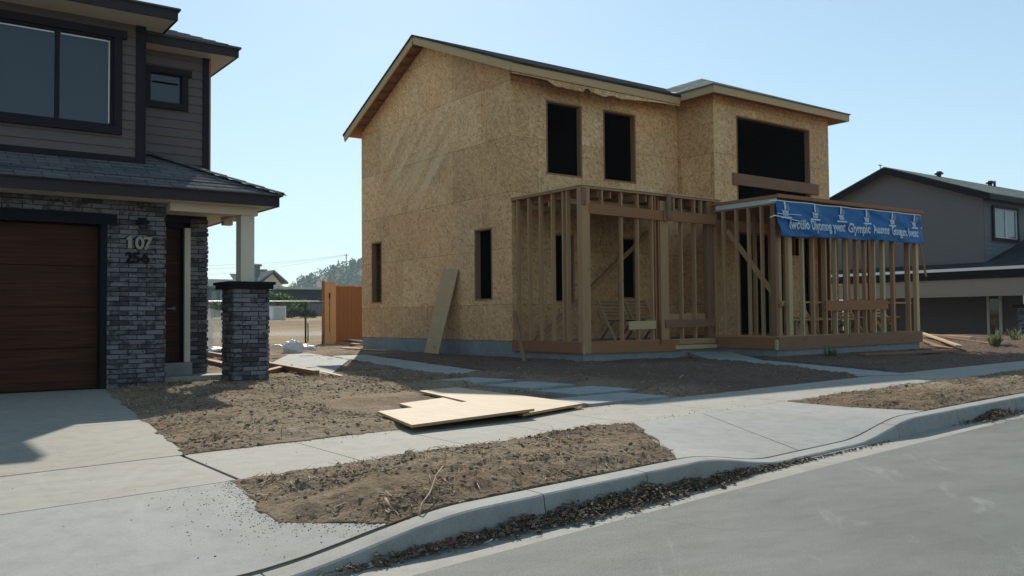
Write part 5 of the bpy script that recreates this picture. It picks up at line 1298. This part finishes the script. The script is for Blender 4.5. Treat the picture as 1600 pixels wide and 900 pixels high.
# left grey building
LY = 150
L_ = thing('far_grey_building', 'wide grey building with a pale roof seen left of the porch column', 'building', (q(350, 490, LY).x, LY, 1))
a_, b_ = q(300, 446, LY), q(391, 446, LY); rt_ = q(350, 436, LY+3).z
part('wall', M['siding2'], L_, lambda m: m.cube(a_.x, b_.x, LY, LY+10, .5, a_.z)); part('roof', M['shingle_green'], L_, lambda m: m.prism([(a_.x-.6, LY-.8, a_.z-.1), (b_.x+.6, LY-.8, a_.z-.1), (b_.x+.1, LY+4, rt_), (a_.x, LY+4, rt_)], (0, 0, -.35)))
for px_ in (330, 343, 357): w0 = q(px_, 452, LY); part('window', M['glass2'], L_, lambda m: m.cube(w0.x, w0.x+.9, LY-.08, LY-.01, w0.z-2.4, w0.z-.3))
# cabinet, shed and car on the field edge
c_ = at(436.5, 62); ct_ = q(436.5, 478, 62).z
CB = thing('utility_cabinet', 'pale green utility cabinet at the far edge of the field', 'cabinet', c_)
part('body', M['gutter'], CB, lambda m: m.cube(c_.x-.52, c_.x+.52, 62, 62.7, c_.z-.1, ct_-.05)); part('lid', M['membrane'], CB, lambda m: m.cube(c_.x-.56, c_.x+.56, 61.95, 62.75, ct_-.05, ct_)); part('door', M['membrane'], CB, lambda m: m.cube(c_.x-.42, c_.x+.42, 61.975, 61.998, c_.z+.05, ct_-.12))
M['olive'] = m_plain('olive_paint', (.10, .125, .085), .6, .1)
s0 = at(484, 82); s1 = at(512, 82); sz_ = q(495, 474, 82).z
SHD = thing('olive_shed', 'low olive storage container beyond the fence post', 'container', ((s0.x+s1.x)/2, 82, 1))
part('body', M['olive'], SHD, lambda m: m.cube(s0.x, s1.x, 82, 85, .7, sz_)); part('door', M['siding2'], SHD, lambda m: (m.cube(s0.x+.15, s0.x+.8, 81.95, 81.995, .9, sz_-.1), m.cube(s0.x+.85, s0.x+1.5, 81.95, 81.995, .9, sz_-.1)))
hb = at(466, 68); mb = MB()
for k in range(10): leaves(mb, hb+Vector((-1.3+k*.28, random.uniform(-.3, .3), .38+random.uniform(-.1, .15))), .35, .4, .38, 170, .09)
M['hedge'] = m_leaf('dark_hedge_leaves', [(0, (.018, .03, .022)), (.6, (.035, .055, .04)), (1, (.07, .09, .06))], .1)
tag(mb.build('hedge', M['hedge']), 'low dark hedge right of the pale utility cabinet', 'hedge')
# wooded hill
HY = 800
prof = [(380, 482), (420, 466), (445, 452), (460, 445), (480, 433), (505, 424), (530, 412), (548, 408), (563, 406), (600, 398), (680, 396), (760, 410), (860, 440), (960, 475)]
pw = [(AY(a, b+10, HY).x, AY(a, b+10, HY).z) for a, b in prof]
def hill_z(x, y):
    xx = x*HY/(HY+(y-HY)*.0)
    if xx <= pw[0][0] or xx >= pw[-1][0]: z = 0
    else:
        for (x0, z0), (x1, z1) in zip(pw, pw[1:]):
            if x0 <= xx <= x1: z = lerp(z0, z1, (xx-x0)/(x1-x0)); break
    f = smooth(HY-170, HY, y)*(1-smooth(HY+20, HY+170, y))
    return max(-2, (z+3*noise.noise(Vector((x*.02, y*.02, 0))))*f-1.5*(1-f))
mb = MB(); hx = [pw[0][0]-20+i*(pw[-1][0]-pw[0][0]+40)/60 for i in range(61)]; hy = [HY-180+i*9 for i in range(40)]
Pp = [(x, y, hill_z(x, y)) for x in hx for y in hy]; k = len(hy)
mb.solid(Pp, [(i*k+j, (i+1)*k+j, (i+1)*k+j+1, i*k+j+1) for i in range(60) for j in range(k-1)], smooth=True)
M['hill'] = m_plain('hill_ground', (.10, .095, .045), .95, .3, .05); tag(mb.build('hill', M['hill']), kind='structure')
mb = MB(); ct = 0
while ct < 900:
    x = random.uniform(pw[1][0], pw[-3][0]); y = HY-150+180*random.random()**.7; z = hill_z(x, y)
    if z < 3: continue
    if noise.noise(Vector((x*.025, y*.03, 5))) < -.28 and y < HY-30: continue
    h = random.uniform(4, 8); w = h*random.uniform(.32, .55); ct += 1
    conif = random.random() < .3
    for _ in range(26):
        t = random.random(); ww = w*((1-t)*.9+.08) if conif else w*math.sqrt(max(.05, 1-(2*t-1)**2))
        a = random.random()*6.28; p = Vector((x+math.cos(a)*ww*random.random()**.5, y+math.sin(a)*ww*random.random()**.5, z+h*(.12+.88*t)))
        n_ = Vector((random.gauss(0, 1), random.gauss(0, 1), random.gauss(0, 1)+.4)).normalized(); b = n_.orthogonal().normalized(); c2 = n_.cross(b); s = h*random.uniform(.10, .2)
        mb.face([p-b*s, p-c2*s*.7, p+b*s, p+c2*s*.7])
tag(mb.build('hill_forest', M['forest']), kind='stuff')
# power pole and wires
pt = q(541, 397, 700); pb = q(541, 416, 700)
PP = thing('power_pole', 'wooden power pole standing on the wooded hill', 'power pole', (pt.x, 700, pb.z-4))
part('pole', M['dark'], PP, lambda m: m.tube([(pt.x, 700, pb.z-6), (pt.x, 700, pt.z)], .42, 8)); part('crossarm', M['dark'], PP, lambda m: m.cube(pt.x-2.2, pt.x+2.2, 699.8, 700.2, pt.z-1.1, pt.z-.7))
for k, (x, y, lb) in enumerate(((250, 416, 'uppermost thin power line running left from the hill pole'), (250, 424, 'middle thin power line running left from the hill pole'), (250, 436, 'lowest thin power line running left from the hill pole'))):
    a = Vector((pt.x+(k-1)*1.8, 700, pt.z-.7)); b = q(x, y, 560); mb = MB(); mb.tube([a.lerp(b, t/14)+Vector((0, 0, -2.5*math.sin(math.pi*t/14))) for t in range(15)], .075, 4); tag(mb.build('power_line', M['metal']), lb, 'power line', 'power lines')
# small weather vane mast behind the neighbour roof
am = AY(1375, 258, 30); mb = MB()
AN = thing('roof_antenna', 'small antenna sticking up behind the grey house gable', 'antenna', (am.x, 30, 0))
part('mast', M['metal'], AN, lambda m: m.tube([(am.x, 30, -.2), (am.x, 30, am.z)], .035, 6)); part('crossbar', M['metal'], AN, lambda m: m.tube([(am.x-.16, 30, am.z-.02), (am.x+.2, 30, am.z)], .03, 6))

# ================================================================== HAZE, LIGHT, CAMERA
HAZE = .00034
if HAZE:
    mb = MB(); mb.cube(-730, 960, -150, 1260, -4, 110)
    hz = mb.build('haze', None); tag(hz, kind='stuff'); t = bpy.data.materials.new('haze_air'); t.use_nodes = True; t.node_tree.nodes.clear()
    oo = t.node_tree.nodes.new('ShaderNodeOutputMaterial'); pv = t.node_tree.nodes.new('ShaderNodeVolumePrincipled'); pv.inputs['Color'].default_value = (.74, .90, .94, 1); pv.inputs['Density'].default_value = HAZE; pv.inputs['Anisotropy'].default_value = .0
    t.node_tree.links.new(pv.outputs[0], oo.inputs['Volume']); t.cycles.homogeneous_volume = True if hasattr(t.cycles, 'homogeneous_volume') else None; hz.data.materials.append(t)
SUN = Vector((.72, 1.32, 1.0)).normalized()
elev = math.asin(SUN.z); az = math.atan2(SUN.x, SUN.y)     # azimuth clockwise from +Y
sl = bpy.data.lights.new('sun', 'SUN'); sl.energy = 3.0; sl.angle = R(.55); sl.color = (1.0, .93, .82)
so = bpy.data.objects.new('sun', sl); COL.objects.link(so); so.rotation_euler = (-SUN).to_track_quat('-Z', 'Y').to_euler(); so.location = (0, 0, 40)
W = bpy.data.worlds.new('World'); S.world = W; W.use_nodes = True; wt = W.node_tree; wt.nodes.clear()
sk = wt.nodes.new('ShaderNodeTexSky'); sk.sky_type = 'NISHITA'; sk.sun_disc = False; sk.sun_elevation = elev; sk.sun_rotation = az
sk.altitude = 50; sk.air_density = 1.0; sk.dust_density = 0.2; sk.ozone_density = 2.2
bg = wt.nodes.new('ShaderNodeBackground'); bg.inputs[1].default_value = .142; wo = wt.nodes.new('ShaderNodeOutputWorld')
tm = wt.nodes.new('ShaderNodeMix'); tm.data_type = 'RGBA'; tm.blend_type = 'MULTIPLY'; tm.inputs[0].default_value = 1; tm.inputs[7].default_value = (.80, 1.0, 1.02, 1)
wt.links.new(sk.outputs[0], tm.inputs[6]); gmn = wt.nodes.new('ShaderNodeGamma'); gmn.inputs[1].default_value = .62; wt.links.new(tm.outputs[2], gmn.inputs[0]); wt.links.new(gmn.outputs[0], bg.inputs[0]); wt.links.new(bg.outputs[0], wo.inputs[0])
cd = bpy.data.cameras.new('camera'); cam = bpy.data.objects.new('camera', cd); COL.objects.link(cam); cd.sensor_width = 36; cd.lens = 36*FPX/1600; cd.clip_end = 6000; cd.clip_start = .05
mt = Matrix.Identity(4)
for i in range(3): mt[i][0], mt[i][1], mt[i][2], mt[i][3] = CR[i], CU[i], -CF[i], CP[i]
cam.matrix_world = mt; S.camera = cam
S.view_settings.view_transform = 'Standard'; S.view_settings.look = 'None'; S.view_settings.exposure = 0.97; S.view_settings.gamma = 1.0
S.cycles.max_bounces = 6; S.cycles.transparent_max_bounces = 12; S.cycles.volume_bounces = 0; S.cycles.use_denoising = True
